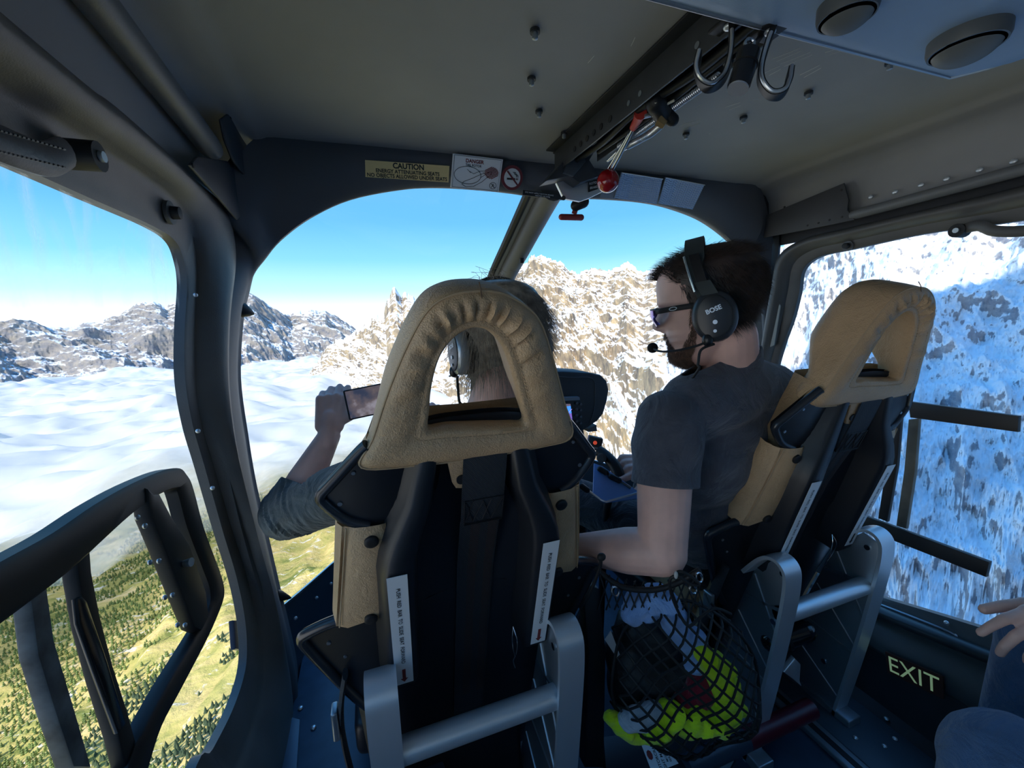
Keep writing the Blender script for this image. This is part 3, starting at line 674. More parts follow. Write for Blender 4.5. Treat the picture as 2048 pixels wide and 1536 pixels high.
# ------------------------------------------------------------ the two front seats (seen from behind)
SX, SS, SN = V((1, 0, 0)), V((0, -.2873, .9578)), V((0, -.9578, -.2873))
def frame_of(cx):
    o = V((cx, .6, -.24))
    return lambda x, s, n=0.: o+SX*x+SS*s+SN*n
M_BADGE = mat('print_grey', (.10, .11, .14), .5)
def make_seat(cx, label, port):
    S = frame_of(cx)
    t = thing('pilot_seat', label, 'seat', (cx, .78, -1.15), 'front seats')
    # --- shell with its wings
    def wn(x): return -.22*max(0, abs(x)-.15)
    out = [(0, .10), (-.08, .10), (-.150, .082), (-.163, .068), (-.205, .016), (-.2185, -.002), (-.215, -.017), (-.19, -.047), (-.160, -.062), (-.160, -.262), (-.185, -.262), (-.230, -.270), (-.275, -.296), (-.284, -.310), (-.280, -.330), (-.255, -.395), (-.214, -.49), (-.180, -.55), (-.165, -.62), (-.160, -.86)]
    full = out+[(-x, s) for x, s in out[::-1][:-1]]
    mb = MB(); n0 = len(full)
    vb = [S(x, s, wn(x)) for x, s in full]; vf = [S(x, s, wn(x)-.014) for x, s in full]
    # spans between left and right outline points
    L_ = out; cols = [-1, -.86, -.72, -.6, -.45, -.2, 0, .2, .45, .6, .72, .86, 1]
    dense = []
    for i in range(len(L_)-1):
        kk = max(1, int(abs(L_[i+1][1]-L_[i][1])/.03))
        for j in range(kk): dense.append(tuple(np.array(L_[i])*(1-j/kk)+np.array(L_[i+1])*j/kk))
    dense.append(L_[-1])
    mb = MB()
    rb = [[S(x*-1 if False else abs(x)*c, s, wn(abs(x)*c)+(-.022*math.exp(-((abs(x)*c)/.085)**4) if abs(x) > .02 else 0)) for c in cols] for x, s in dense[1:]]
    mb.grid(rb); mb.grid([[p-SN*.014 for p in r] for r in rb])
    edge = []
    part('shell', mb, M_SHELL, t, smooth=True, angle=30)
    for sg in (-1, 1):
        pe = [S(x*-sg*-1 if False else abs(x)*sg, s, wn(x)) for x, s in [(-.150, .082), (-.163, .068), (-.205, .016), (-.2185, -.002), (-.215, -.017), (-.19, -.047), (-.158, -.062)]]
        part('wing_rim', MB().tube(crom(pe, 5), .0085, 12), M_EDGE, t)
        pe = [S(abs(x)*sg, s, wn(x)) for x, s in [(-.19, -.262), (-.230, -.270), (-.275, -.296), (-.285, -.310), (-.281, -.330), (-.255, -.395), (-.214, -.49), (-.178, -.55)]]
        part('wing_rim', MB().tube(crom(pe, 5), .010, 12), M_EDGE, t)
        for q, r_ in (((.195, -.018), .0035), ((.172, .036), .0028), ((.245, -.325), .0035), ((.222, -.365), .003)):
            p = S(q[0]*sg, q[1], wn(q[0])); part('screw', MB().tube([p, p+SN*.0022], r_, 10), M_ALUD, t)
    # --- raised side channels and their label strips
    for sg in (-1, 1):
        rows = []
        for s, xo, w_, h in [(.075, .078, .016, .006), (.05, .082, .022, .014), (-.02, .102, .032, .026), (-.07, .128, .040, .040), (-.10, .140, .044, .046), (-.13, .146, .047, .050), (-.26, .148, .047, .050), (-.385, .150, .047, .050), (-.398, .150, .047, .044)]:
            rows.append([S(sg*x, s, n) for x, n in [(xo+.016, -.004), (xo+.004, h*.5), (xo, h*.88), (xo-.006, h), (xo-w_*.5, h+.001), (xo-w_+.004, h), (xo-w_-.002, h*.8), (xo-w_-.008, -.004), (xo-w_-.020, -.022)]])
        lr = rows[-1]; rows.append([S(sg*.125, -.400, .0)]*len(lr))
        part('side_channel', MB().grid(rows), M_SHELL, t, angle=60)
        # label strip
        s0, s1 = -.119, -.380
        if not port: s0, s1 = -.119, -.372
        c = .1255
        lb = MB().prism([S(sg*c-.0150, s0, .0515), S(sg*c+.0150, s0, .0515), S(sg*c+.0150, s1, .0515), S(sg*c-.0150, s1, .0515)], SN*.0008)
        lo = part('label_strip', lb, M_WHITE, t, 'white label strip with small black lettering', smooth=False)
        L0 = abs(s1-s0)
        txt = text_mb('PUSH  RED  BAR  TO  SLIDE  SEAT  FORWARD', S(sg*c, s0-L0*.44, .0525), -SS, SX, (.0088), bold=.012)
        part('lettering', txt, M_INK, lo, smooth=False)
        aa = s1+.040
        part('arrow', MB().prism([S(sg*c-.0028, aa, .0525), S(sg*c+.0028, aa, .0525), S(sg*c+.0028, s1+.015, .0525), S(sg*c+.006, s1+.015, .0525), S(sg*c, s1+.006, .0525), S(sg*c-.006, s1+.015, .0525), S(sg*c-.0028, s1+.015, .0525)], SN*.0004), M_REDINK if port else M_INK, lo, smooth=False)
    # --- leather: front cushion, bolsters, headrest
    rows = []
    for s in np.linspace(.09, -.82, 28):
        wv = float(np.interp(s, [-.82, -.45, -.30, -.20, 0, .09], [.205, .215, .218, .205, .165, .150]))
        df = .072
        r = []
        for a in np.linspace(0, 1, 26):
            x = wv*(1-2*a); e = abs(1-2*a)
            r.append(S(x, s, -.016-df*(1-.15*(1-e)**.5)*(1-e**14)**.5+.004*math.sin(s*60+x*20)*.3))
        rows.append(r)
    back = [[S(p, s, -.015) for p in ()] for s in ()]
    mb = MB().grid(rows)
    rows2 = []
    for i, s in enumerate(np.linspace(.09, -.82, 28)):
        wv = float(np.interp(s, [-.82, -.45, -.30, -.20, 0, .09], [.205, .215, .218, .205, .165, .150])); rows2.append([S(wv, s, -.016), S(wv-.02, s, -.018), S(wv-.05, s, -.055), S(0, s, -.055), S(-wv+.05, s, -.055), S(-wv+.02, s, -.018), S(-wv, s, -.016)])
    mb.grid(rows2)
    part('back_cushion', mb, M_LEA, t, angle=80)
    for sg in (-1, 1):
        rows = []
        for i in range(15):
            a = i/14; s = -.056-.208*a; xi = .134-.004*math.sin(math.pi*a); xf = .190+.030*a; xo = .203+.027*a
            puff = .010*math.sin(math.pi*(.08+.84*a))**.5
            if i in (0, 14): puff = .001
            cr_ = [(xi, .002), (xi+.001, .005+puff*.3), (xi+.010, .006+puff*.7), (xi+.028, .006+puff), (xf-.012, .005+puff*.8), (xf-.001, .001+puff*.2), (xf+.002, -.0005), (xf+.006, -.001+puff*.5), (xo, -.010), (xo+.003, -.030), (xo-.004, -.055), (xo-.02, -.07)]
            r = []
            for x, n in cr_:
                cs = s-.012*math.exp(-((x-.165)/.02)**2)*(1 if i == 14 else 0)*0
                r.append(S(sg*x, cs+(.006*math.sin((x-xi)*60) if i == 14 else 0), n+wn(x)*.3))
            rows.append(r)
        fl = part('side_bolster', MB().grid(rows), M_LEA, t, angle=70)
        part('piping', MB().tube([S(sg*(.1905+.030*(i/14)), -.056-.208*(i/14), .0015) for i in range(15)], .0012, 6), M_SEAM, fl)
        for q in ((.157, -.080), (.170, -.247)):
            p = S(sg*q[0], q[1], .014)
            part('snap_stud', MB().tube([p-SN*.006, p+SN*.0015, p+SN*.003, p+SN*.0034], [.0105, .0105, .009, .005], 20), M_RUB, fl)
    # headrest: a puffed leather arch round an opening
    O = [(-.161, .050), (-.143, .094), (-.118, .164), (-.090, .228), (-.064, .270), (-.036, .287), (-.004, .292), (.029, .289), (.062, .273), (.088, .248), (.112, .196), (.140, .122), (.163, .055), (.110, .042), (.010, .038), (-.085, .040)]
    H = [(-.067, .098), (-.066, .130), (-.062, .168), (-.053, .203), (-.040, .225), (-.024, .239), (-.007, .245), (.010, .241), (.025, .228), (.039, .206), (.054, .166), (.069, .118), (.076, .090), (.048, .088), (.001, .092), (-.036, .096)]
    Oc = crom([V((x, s, 0)) for x, s in O], 6, True); Hc = crom([V((x, s, 0)) for x, s in H], 6, True)
    rows = []; seam = []; stitch = []; nO = len(Oc); rr = random.Random(3)
    for i, (o_, h_) in enumerate(zip(Oc, Hc)):
        top_ = sm((o_.y-.08)/.1); fr = .072*(.45+.55*top_)
        r = []
        wr = .0035*(math.sin(i*1.7)+.7*math.sin(i*3.1+1)+.5*math.sin(i*.9+2))*top_
        def P_(t_, n): q = o_.lerp(h_, t_); return S(q.x, q.y, n)
        r.append(P_(.10, -fr-.012)); r.append(P_(.0, -fr)); r.append(P_(-.03, -fr*.7)); r.append(P_(-.035, -fr*.35)); r.append(P_(-.02, -.008)); r.append(P_(.0, .004)); r.append(P_(.02, .0055)); seam.append(P_(.012, .006))
        r.append(P_(.10, .011)); r.append(P_(.22, .015+wr*.3)); r.append(P_(.36, .0165+wr)); r.append(P_(.5, .0175+wr*1.2)); r.append(P_(.63, .0165+wr)); r.append(P_(.74, .014+wr*.5)); r.append(P_(.80, .0115)); r.append(P_(.83, .0115))
        stitch.append(P_(.80, .0125)); r.append(P_(.92, .0135)); r.append(P_(.985, .010)); r.append(P_(1.01, .002)); r.append(P_(.98, -.015)); r.append(P_(.95, -fr*.6)); r.append(P_(.9, -fr)); r.append(P_(.6, -fr-.02)); r.append(P_(.3, -fr-.022))
        rows.append(r)
    hr = part('headrest', MB().grid(rows, cu=True, cv=True), M_LEA, t, angle=75)
    part('piping', MB().tube(seam, .0016, 6, closed=True), M_SEAM, hr)
    stm = MB()
    def dashes(pts, ln=.0034, gap=.0030, r=.0006):
        acc = 0; on = True; last = pts[0]; dist = 0
        L2 = [0]
        for a_, b_ in zip(pts, pts[1:]): L2.append(L2[-1]+(b_-a_).length)
        xs_ = np.arange(0, L2[-1], ln+gap)
        P3 = np.array([tuple(p) for p in pts])
        def at_(d): return V([float(np.interp(d, L2, P3[:, j])) for j in range(3)])
        for d in xs_: stm.tube([at_(d), at_(d+ln*.5), at_(d+ln)], r, 4)
    dashes(stitch+[stitch[0]]); dashes([S(q.x, q.y, 0) for q in ()] or [Oc[i].lerp(Hc[i], .45) and S(*(Oc[i].lerp(Hc[i], .47).xy), .0185) for i in range(5, 74)])
    dashes([S(*(Oc[i].lerp(Hc[i], .07).xy), .010) for i in range(72, 96)])
    part('stitching', stm, M_SEAM, hr)
    part('seam', MB().tube([S(0, .302, .002), S(.0005, .295, .0085), S(.001, .285, .0125), S(.001, .277, .0145)], .0008, 5), mat('seam_dark', (.16, .09, .05), .8), hr)
    # loose flap under the headrest
    part('headrest_tab', MB().prism([S(-.044, .055, .0), S(-.010, .055, .0), (S(-.012, -.006, .0)), S(-.016, -.014, .0), S(-.028, -.012, .0), S(-.034, .0, .0)], SN*.007, bev=.002), M_LEA, t)
    p = S(-.020, .005, .007); part('snap_stud', MB().tube([p, p+SN*.003], .008, 16), M_RUB, t)
    # --- harness strap
    sw = []
    for s, n, xc, hw in [(.068, .006, .016, .034), (.04, .012, .016, .034), (0, .012, .0155, .0345), (-.05, .010, .015, .0345), (-.088, .007, .0145, .034)]:
        sw.append([S(xc-hw, s, n), S(xc-hw*.5, s, n+.0015), S(xc, s, n+.001), S(xc+hw*.5, s, n+.0015), S(xc+hw, s, n), S(xc+hw, s, n-.003), S(xc-hw, s, n-.003)])
    ws = part('harness_strap', MB().grid(sw, cu=True, caps=True), M_WEB, t)
    z = MB(); zz_ = [(-.024, -.04), (-.012, -.082), (.004, -.04), (.018, -.082), (.036, -.04)]
    def seg(a, b, r=.0009): z.tube([S(a[0]+.016-.005, a[1], .0125 if a[1] > -.06 else .0105), S(b[0]+.016-.005, b[1], .0125 if b[1] > -.06 else .0105)], r, 5)
    for a, b in zip(zz_, zz_[1:]): seg(a, b)
    for a, b in [((-.026, -.036), (.038, -.036)), ((-.026, -.084), (.038, -.084)), ((-.026, -.036), (-.026, -.084)), ((.038, -.036), (.038, -.084)), ((-.024, -.080), (-.012, -.038)), ((.004, -.080), (.018, -.038)), ((-.026, -.0865), (.038, -.0865))]: seg(a, b)
    part('stitching', z, M_INK, ws)
    lw = []
    for s, n in [(-.085, .004), (-.14, -.004), (-.2, -.012), (-.4, -.016), (-.6, -.016), (-.8, -.016)]:
        xc = .015-.006*(-s); lw.append([S(xc-.034, s, n), S(xc+.033, s, n), S(xc+.033, s, n-.003), S(xc-.034, s, n-.003)])
    lw_ = part('harness_strap', MB().grid(lw, cu=True, caps=True), M_WEB, t)
    for off in (-.008, .022):
        part('stripe', MB().grid([[S(.015-.006*(-s)+off-.008, s, n+.0008), S(.015-.006*(-s)+off+.008, s, n+.0008)] for s, n in [(-.09, .0035), (-.14, -.004), (-.2, -.012), (-.4, -.016), (-.6, -.016)]]), M_WEBBR, lw_)
    # --- wire loop hanging off the starboard channel
    wl = [S(.080, -.345, .03), S(.076, -.36, .04), S(.077, -.385, .045), S(.083, -.41, .047), S(.085, -.385, .047), S(.083, -.36, .045), S(.080, -.345, .03)]
    w2 = thing_part = MB().tube(crom(wl, 5), .0011, 6)
    w2.tube(crom([S(.083, -.41, .047), S(.080, -.425, .047), S(.086, -.45, .046)], 5), .0011, 6)
    part('wire_loop', w2, M_STEEL, t)
    # --- cast aluminium legs, cross tube
    def leg_side(x0, x1):
        prof_ = [(.700, -.640), (.672, -.600), (.652, -.577), (.632, -.566), (.615, -.568), (.603, -.580), (.599, -.60), (.600, -.64), (.606, -.70), (.618, -.80), (.634, -.92), (.650, -1.03), (.664, -1.12), (.668, -1.15)]
        c = crom([V((0, y, z_)) for y, z_ in prof_], 3); th = .008; rows = []
        for i, p in enumerate(c):
            tn = (c[min(i+1, len(c)-1)]-c[max(i-1, 0)]).normalized(); nn = V((0, tn.z, -tn.y))
            rows.append([V((x0, p.y, p.z))+nn*0, V((x0+.002, p.y, p.z))-nn*.0015, V((x1-.002, p.y, p.z))-nn*.0015, V((x1, p.y, p.z))+nn*0, V((x1, p.y, p.z))+nn*th, V((x0, p.y, p.z))+nn*th])
        fl_ = MB().grid(rows, cu=True, caps=True)
        lg = part('leg', fl_, M_ALU, t, angle=35)
        xm = (x0+.004) if x0 > cx else (x1-.010)
        if x0 < cx: xm = x1-.012
        else: xm = x0+.006
        side = [(.602, -.585), (.640, -.572), (.700, -.64), (.735, -.75), (.80, -.95), (.86, -1.12), (.86, -1.15), (.668, -1.15), (.63, -.90), (.603, -.70)]
        part('web', MB().prism([V((xm, y, z_)) for y, z_ in side], (.006, 0, 0), bev=.0015), M_ALUD, lg)
        for a, b in (((.615, -.70), (.72, -.72)), ((.62, -.80), (.70, -.65)), ((.632, -.92), (.78, -.90)), ((.63, -.90), (.74, -.78)), ((.66, -1.08), (.80, -.98))):
            part('rib', MB().tube([V((xm+.003, *a)), V((xm+.003, *b))], .0065, 6), M_ALUD, lg)
        for q in ((.625, -.605), (.64, -.74), (.70, -1.0)):
            part('bolt', MB().tube([V((xm-.004, *q)), V((xm+.012, *q))], .007, 12), M_STEEL, lg)
        part('foot', MB().box(((x0+x1)/2, .77, -1.135), (.05, .30, .03), bev=.004), M_ALUD, lg)
    leg_side(cx-.188, cx-.138); leg_side(cx+.140, cx+.190)
    part('cross_tube', MB().tube([V((cx-.150, .625, -.712)), V((cx+.155, .625, -.712))], .0215, 24), M_ALU, t)
    if not port:
        part('slide_bar', MB().tube([V((.80, .64, -1.045)), V((.83, .64, -1.045)), V((1.03, .64, -1.045))], .024, 20), mat('red_bar', (.10, .006, .016), .4), t, 'dark red slide bar')
        part('slide_bar_sleeve', MB().tube([V((.62, .64, -1.045)), V((.80, .64, -1.045))], .024, 20), mat('sleeve_blue', (.03, .05, .08), .3), t)
    # --- seat pan
    part('seat_cushion', MB().box((cx, 1.05, -.80), (.45, .46, .12), bev=.045), M_LEA, t)
    part('seat_pan', MB().box((cx, 1.05, -.90), (.47, .42, .09), bev=.02), M_SHELL, t)
    part('seat_box', MB().box((cx, 1.0, -1.045), (.28, .36, .21), bev=.01), M_SHELL, t)
    # side belt and buckle hanging at the outboard edge
    bs = MB().tube(crom([V((cx-.225, .72, -.62)), V((cx-.240, .735, -.70)), V((cx-.245, .76, -.80)), V((cx-.240, .80, -.95))], 5), .014, 8, flat=.35, up=(1, 0, 0))
    b_ = part('lap_belt', bs, M_WEB, t); part('buckle', MB().box((cx-.252, .74, -.73), (.012, .03, .06), bev=.004), M_ALUD, b_)
    return t
make_seat(.137, 'tan leather and black shell front seat at the port side, seen square from behind', True)
make_seat(1.02, 'tan leather and black shell front seat by the starboard door, seen edge-on beyond the man', False)
# ------------------------------------------------------------ people
def basis(az, pitch=0, roll=0):
    a, p, r = map(math.radians, (az, pitch, roll))
    f_ = V((math.sin(a)*math.cos(p), math.cos(a)*math.cos(p), math.sin(p))); r_ = f_.cross(V((0, 0, 1))).normalized(); u_ = r_.cross(f_)
    r2 = r_*math.cos(r)+u_*math.sin(r); u2 = u_*math.cos(r)-r_*math.sin(r)
    return Matrix((r2, f_, u2)).transposed()
HZ = [0, .008, .02, .035, .05, .06, .067, .074, .082, .092, .102, .112, .122, .132, .142, .155, .17, .185, .20, .213, .223, .231, .235]
HF = [.052, .068, .084, .086, .083, .088, .084, .088, .084, .088, .090, .089, .087, .087, .092, .094, .093, .090, .083, .071, .055, .034, .006]
HB = [-.010, -.012, -.02, -.038, -.05, -.056, -.06, -.064, -.069, -.075, -.081, -.087, -.092, -.096, -.099, -.102, -.104, -.102, -.096, -.086, -.070, -.046, -.006]
HW = [.022, .032, .043, .052, .057, .060, .062, .064, .066, .068, .0695, .071, .072, .073, .0745, .076, .077, .0765, .073, .066, .054, .036, .006]
def head_pt(phi, z, off=0.0, nose=True):
    """phi 0 = face, + towards the head's right; returns point in head space (x right, y front, z up, chin at 0)"""
    F = float(np.interp(z, HZ, HF)); Bk = float(np.interp(z, HZ, HB)); W = float(np.interp(z, HZ, HW))
    cy = (F+Bk)/2+(.004); c, s = math.cos(phi), math.sin(phi)
    e = .86
    x = W*math.copysign(abs(s)**e, s); y = cy+((F-cy) if c > 0 else (cy-Bk))*math.copysign(abs(c)**(e if c > 0 else .95), c)
    if c > 0 and z < .06: x *= 1-.10*c
    if nose and c > 0:
        w_ = .0085+.006*max(0, 1-abs(z-.090)/.018)
        prof_ = float(np.interp(z, [.076, .082, .088, .095, .105, .12, .135, .145], [0, .014, .024, .026, .020, .012, .005, 0]))
        y += prof_*math.exp(-(x/w_)**2)
        y -= .010*math.exp(-((abs(x)-.031)/.014)**2-((z-.122)/.010)**2)
        y += .006*math.exp(-((abs(x)-.030)/.02)**2-((z-.140)/.007)**2)
        y += .004*math.exp(-(x/.020)**2-((z-.069)/.004)**2)+.004*math.exp(-(x/.018)**2-((z-.056)/.005)**2)
    if off:
        d = V((x, y-cy, (z-.13)*.8)); d.normalize(); return V((x, y, z))+d*off
    return V((x, y, z))
def head_mb(T, n=72):
    zs = np.concatenate([np.linspace(0, .16, 54), np.linspace(.163, .235, 20)])
    mb = MB().grid([[T(head_pt(2*math.pi*k/n, z)) for k in range(n)] for z in zs], cu=True, caps=True)
    return mb
def strands(roots, dirs, lens, rad, seg=4, droop=.25, jit=.15, seed=1, curl=None):
    """tapered three-sided hairs; arrays (N,3)"""
    rg = np.random.default_rng(seed); N = len(roots); P = np.array(roots, float); Dn = np.array(dirs, float)
    Dn += rg.normal(0, jit, Dn.shape); Dn /= np.linalg.norm(Dn, axis=1)[:, None]
    vs = np.zeros((N, seg*3+1, 3)); side = np.cross(Dn, [0.3, .2, 1]); side /= np.linalg.norm(side, axis=1)[:, None]; up = np.cross(side, Dn)
    cur = P.copy(); d = Dn.copy()
    for s in range(seg):
        r = rad*(1-.75*s/seg)
        for k in range(3):
            a = 2*math.pi*k/3; vs[:, s*3+k] = cur+side*r*math.cos(a)+up*r*math.sin(a)
        cur = cur+d*(lens[:, None]/seg); d = d+np.array([0, 0, -droop])/seg
        if curl is not None: d = d+curl/seg
        d /= np.linalg.norm(d, axis=1)[:, None]
    vs[:, seg*3] = cur
    f3 = []
    for s in range(seg-1):
        for k in range(3): f3.append((s*3+k, s*3+(k+1) % 3, (s+1)*3+(k+1) % 3)); f3.append((s*3+k, (s+1)*3+(k+1) % 3, (s+1)*3+k))
    for k in range(3): f3.append(((seg-1)*3+k, (seg-1)*3+(k+1) % 3, seg*3))
    f3 = np.array(f3); F = (f3[None]+(np.arange(N)*(seg*3+1))[:, None, None]).reshape(-1, 3)
    return vs.reshape(-1, 3), F
def np_part(name, vs, F, mt, parent, kind=None, label=None):
    org = np.array(ORG[parent]); me = bpy.data.meshes.new(name)
    me.vertices.add(len(vs)); me.vertices.foreach_set('co', (vs-org).astype(np.float32).ravel())
    me.loops.add(F.size); me.loops.foreach_set('vertex_index', F.ravel().astype(np.int32))
    me.polygons.add(len(F)); me.polygons.foreach_set('loop_start', np.arange(0, F.size, 3, dtype=np.int32)); me.polygons.foreach_set('use_smooth', np.ones(len(F), bool))
    me.update(); me.validate(); me.materials.append(mt)
    o = bpy.data.objects.new(name, me); COL.objects.link(o); o.parent = parent; ORG[o] = ORG[parent]
    if kind: o['kind'] = kind
    if label: o['label'] = label
    return o
def hand_mb(wrist, fdir, back, sc=1.0, side=1, curl=(55, 65, 40), spread=4, thumb=(35, .5), tcurl=25, r=1.0, curls=None):
    """fdir: wrist to knuckles, back: back-of-hand normal, side=+1 thumb on fdir x back"""
    f_ = V(fdir).normalized(); n = V(back); n = (n-f_*n.dot(f_)).normalized(); s = f_.cross(n)*side; W = V(wrist); mb = MB()
    L = .092*sc
    # palm
    for i, o_ in enumerate((.030, .010, -.010, -.028)):
        k_ = W+f_*(L-.003*sc*abs(i-1)*1.2)+s*o_*sc
        mb.cap(W+f_*.012*sc+s*o_*.62*sc, k_, .0155*sc*r, .0118*sc*r, 10)
    mb.cap(W-f_*.03*sc, W+f_*.035*sc, .023*sc*r, .021*sc*r, 12)
    lens = [(.040, .024, .020), (.044, .028, .021), (.041, .026, .021), (.032, .020, .018)]
    tips = []
    for i, o_ in enumerate((.030, .010, -.010, -.028)):
        p = W+f_*(L-.003*sc*abs(i-1)*1.2)+s*o_*sc; a = 0; d0 = (f_+s*math.radians(spread)*(1.2-i*.8)*.8).normalized()
        cc = curls[i] if curls else curl
        for j, (l, ca) in enumerate(zip(lens[i], cc)):
            a += math.radians(ca); d = d0*math.cos(a)-n*math.sin(a); q = p+d*l*sc
            r0 = (.0098-.0009*j)*sc*r*(.9 if i == 3 else 1); mb.cap(p, q, r0, r0*.9, 10); p = q
        tips.append(p)
    p = W+f_*.028*sc+s*.026*sc; a = math.radians(thumb[0]); d = (f_*math.cos(a)+s*math.sin(a)-n*thumb[1]).normalized()
    for j, (l, rr_) in enumerate(((.040, .0135), (.032, .0112), (.026, .0100))):
        q = p+d*l*sc; mb.cap(p, q, rr_*sc*r, rr_*.9*sc*r, 10); p = q; d = (d+f_*math.sin(math.radians(tcurl))*.8-n*.15).normalized()
    return mb, tips, p
def cloth(name, col, rough=.85, sc=900, folds=None):
    m_ = mat(name, col, rough, var=(30, .14), sheen=.3, spec=.2); n = m_.node_tree; b = n.nodes['Principled BSDF']; tc = n.nodes.new('ShaderNodeTexCoord'); L = n.links.new
    t = n.nodes.new('ShaderNodeTexNoise'); t.inputs['Scale'].default_value = sc; z = n.nodes.new('ShaderNodeTexNoise'); z.inputs['Scale'].default_value = 11; z.inputs['Detail'].default_value = 3; z.inputs['Distortion'].default_value = 2.5
    for q in (t, z): L(tc.outputs['Object'], q.inputs['Vector'])
    a = n.nodes.new('ShaderNodeMath'); a.operation = 'MULTIPLY_ADD'; a.inputs[1].default_value = .08; L(t.outputs[0], a.inputs[0]); L(z.outputs[0], a.inputs[2])
    bp = n.nodes.new('ShaderNodeBump'); bp.inputs['Strength'].default_value = .7; bp.inputs['Distance'].default_value = .022; L(a.outputs[0], bp.inputs['Height']); L(bp.outputs[0], b.inputs['Normal']); return m_
M_TEE = cloth('navy_tshirt', (.095, .100, .125)); M_TROU = cloth('black_trousers', (.014, .016, .022)); M_SWE = cloth('grey_green_knit', (.12, .14, .14))
M_HAIRD = mat('dark_brown_hair', (.045, .028, .021), .42, var=(60, .5)); M_BEARD = mat('brown_beard', (.20, .11, .07), .5, var=(80, .5)); M_HAIRG = mat('ash_blonde_hair', (.36, .30, .24), .4, var=(70, .55))

def headset(parent_T, T, name, label, logo, mic=True, silver=False, sc=1.0, cable=None):
    """T maps head space to world; the cup towards the head's left is the one in view"""
    ctr = T(V((-.10, -.012, .105)))
    h = thing('headset', label, 'headset', ctr)
    X_ = (T(V((1, 0, 0)))-T(V((0, 0, 0)))).normalized(); Y_ = (T(V((0, 1, 0)))-T(V((0, 0, 0)))).normalized(); Z_ = (T(V((0, 0, 1)))-T(V((0, 0, 0)))).normalized()
    for sg in (-1, 1):
        def E(x, r1, r2, cy=-.012, cz=.100, n=28):
            return [T(V((sg*x, cy+r1*math.cos(2*math.pi*k/n), cz+r2*math.sin(2*math.pi*k/n)))) for k in range(n)]
        rows = [E(.068, .020, .026), E(.068, .036, .044), E(.074, .039, .048), E(.086, .038, .047), E(.090, .033, .042), E(.090, .02, .03)]
        cu_ = part('ear_cushion', MB().grid(rows, cu=True, caps=True), M_RUB, h)
        rows = [E(.089, .030, .040), E(.090, .0375, .047), E(.098, .039, .0485), E(.108, .036, .0455), E(.1115, .031, .040), E(.1125, .029, .038)]
        c_ = part('ear_cup', MB().grid(rows, cu=True, caps=True), mat('cup_silver', (.38, .42, .47), .3, metal=.6) if silver else mat('cup_dark', (.030, .034, .040), .35), h)
        rows = [E(.1115, .0300, .039), E(.1135, .0295, .0385), E(.1142, .027, .036), E(.1142, .001, .001)]
        fp = part('face_plate', MB().grid(rows, cu=True), mat('cup_plate', (.012, .013, .016), .3), h)
        if sg < 0:
            yd = -Y_  # reading direction seen from the head's left: front to back
            o_ = T(V((-.1147, -.012, .112))); rd = (yd*.96+Z_*.24).normalized(); ud = X_*0+(Z_*.96-yd*.24).normalized()
            part('logo_lettering', text_mb(logo, o_, rd, ud, .0115*sc, bold=.03, sx_=1.0, thick=.0004), M_ALU, fp, smooth=False)
            part('button', MB().tube([T(V((-.113, -.012, .090))), T(V((-.1165, -.012, .090)))], .0040*sc, 14), M_ALU, fp)
            part('button', MB().tube([T(V((-.113, -.010, .074))), T(V((-.1165, -.010, .074)))], .0030*sc, 14), M_ALU, fp)
    # yoke and band over the crown
    arc = []
    for k in range(25):
        a = math.pi*(k/24); arc.append(V((-.092*math.cos(a), .012-.006*math.sin(a), .155+.098*math.sin(a)**.9)))
    arc = [V((-.098, -.002, .135))]+arc[1:-1]+[V((.098, -.002, .135))]
    def ribbon(pts, wid, thk):
        rows = []
        for i, p in enumerate(pts):
            tn = (pts[min(i+1, len(pts)-1)]-pts[max(i-1, 0)]).normalized(); yv = V((0, 1, 0)); nn = tn.cross(yv).normalized(); w_ = wid[i] if isinstance(wid, list) else wid
            rows.append([T(p+yv*w_-nn*thk*.6), T(p+yv*w_*1.05), T(p+yv*w_+nn*thk*.6), T(p-yv*w_+nn*thk*.6), T(p-yv*w_*1.05), T(p-yv*w_-nn*thk*.6)])
        return MB().grid(rows, cu=True, caps=True)
    part('head_band', ribbon(arc, [.012 if (i < 4 or i > 20) else .017 for i in range(len(arc))], .007), mat('band_dark', (.045, .055, .055), .35), h)
    lw_ = [V((-.1035, -.002, .150)), V((-.1005, .002, .172)), V((-.094, .006, .196)), V((-.083, .009, .218))]
    part('band_slot', ribbon([p+V((-.003, 0, 0)) for p in lw_], .0085, .003), M_INK, h)
    part('band_edge', MB().tube([T(p+V((-.002, .0165, 0))) for p in lw_], .0025, 8), mat('edge_silver', (.6, .68, .68), .25, metal=.8), h)
    yk = [V((-.108, -.010, .140)), V((-.106, -.004, .155)), V((-.103, .0, .165))]
    part('yoke', ribbon(yk, .013, .006), mat('band_dark', (.045, .055, .055), .35), h)
    if mic:
        b0 = V((-.108, .004, .056)); mp = [b0, V((-.106, .03, .050)), V((-.098, .065, .047)), V((-.080, .092, .048)), V((-.050, .108, .052))]
        bm_ = part('mic_boom', MB().tube([T(p) for p in crom(mp, 5)], .0022*sc, 8), M_RUB, h)
        part('mic_windscreen', MB().ell(T(V((-.040, .112, .054))), (.0115*sc, .0105*sc, .011*sc)), mat('foam', (.018, .018, .018), .95, bump=(900, 1)), bm_)
        part('boom_joint', MB().ell(T(b0+V((0, 0, .004))), (.010*sc, .010*sc, .013*sc)), mat('cup_plate', (.012, .013, .016), .3), h)
    if cable: part('cable', MB().tube(crom([T(V((-.105, -.006, .050)))]+cable, 6), .0028, 8), M_RUB, h)
    return h

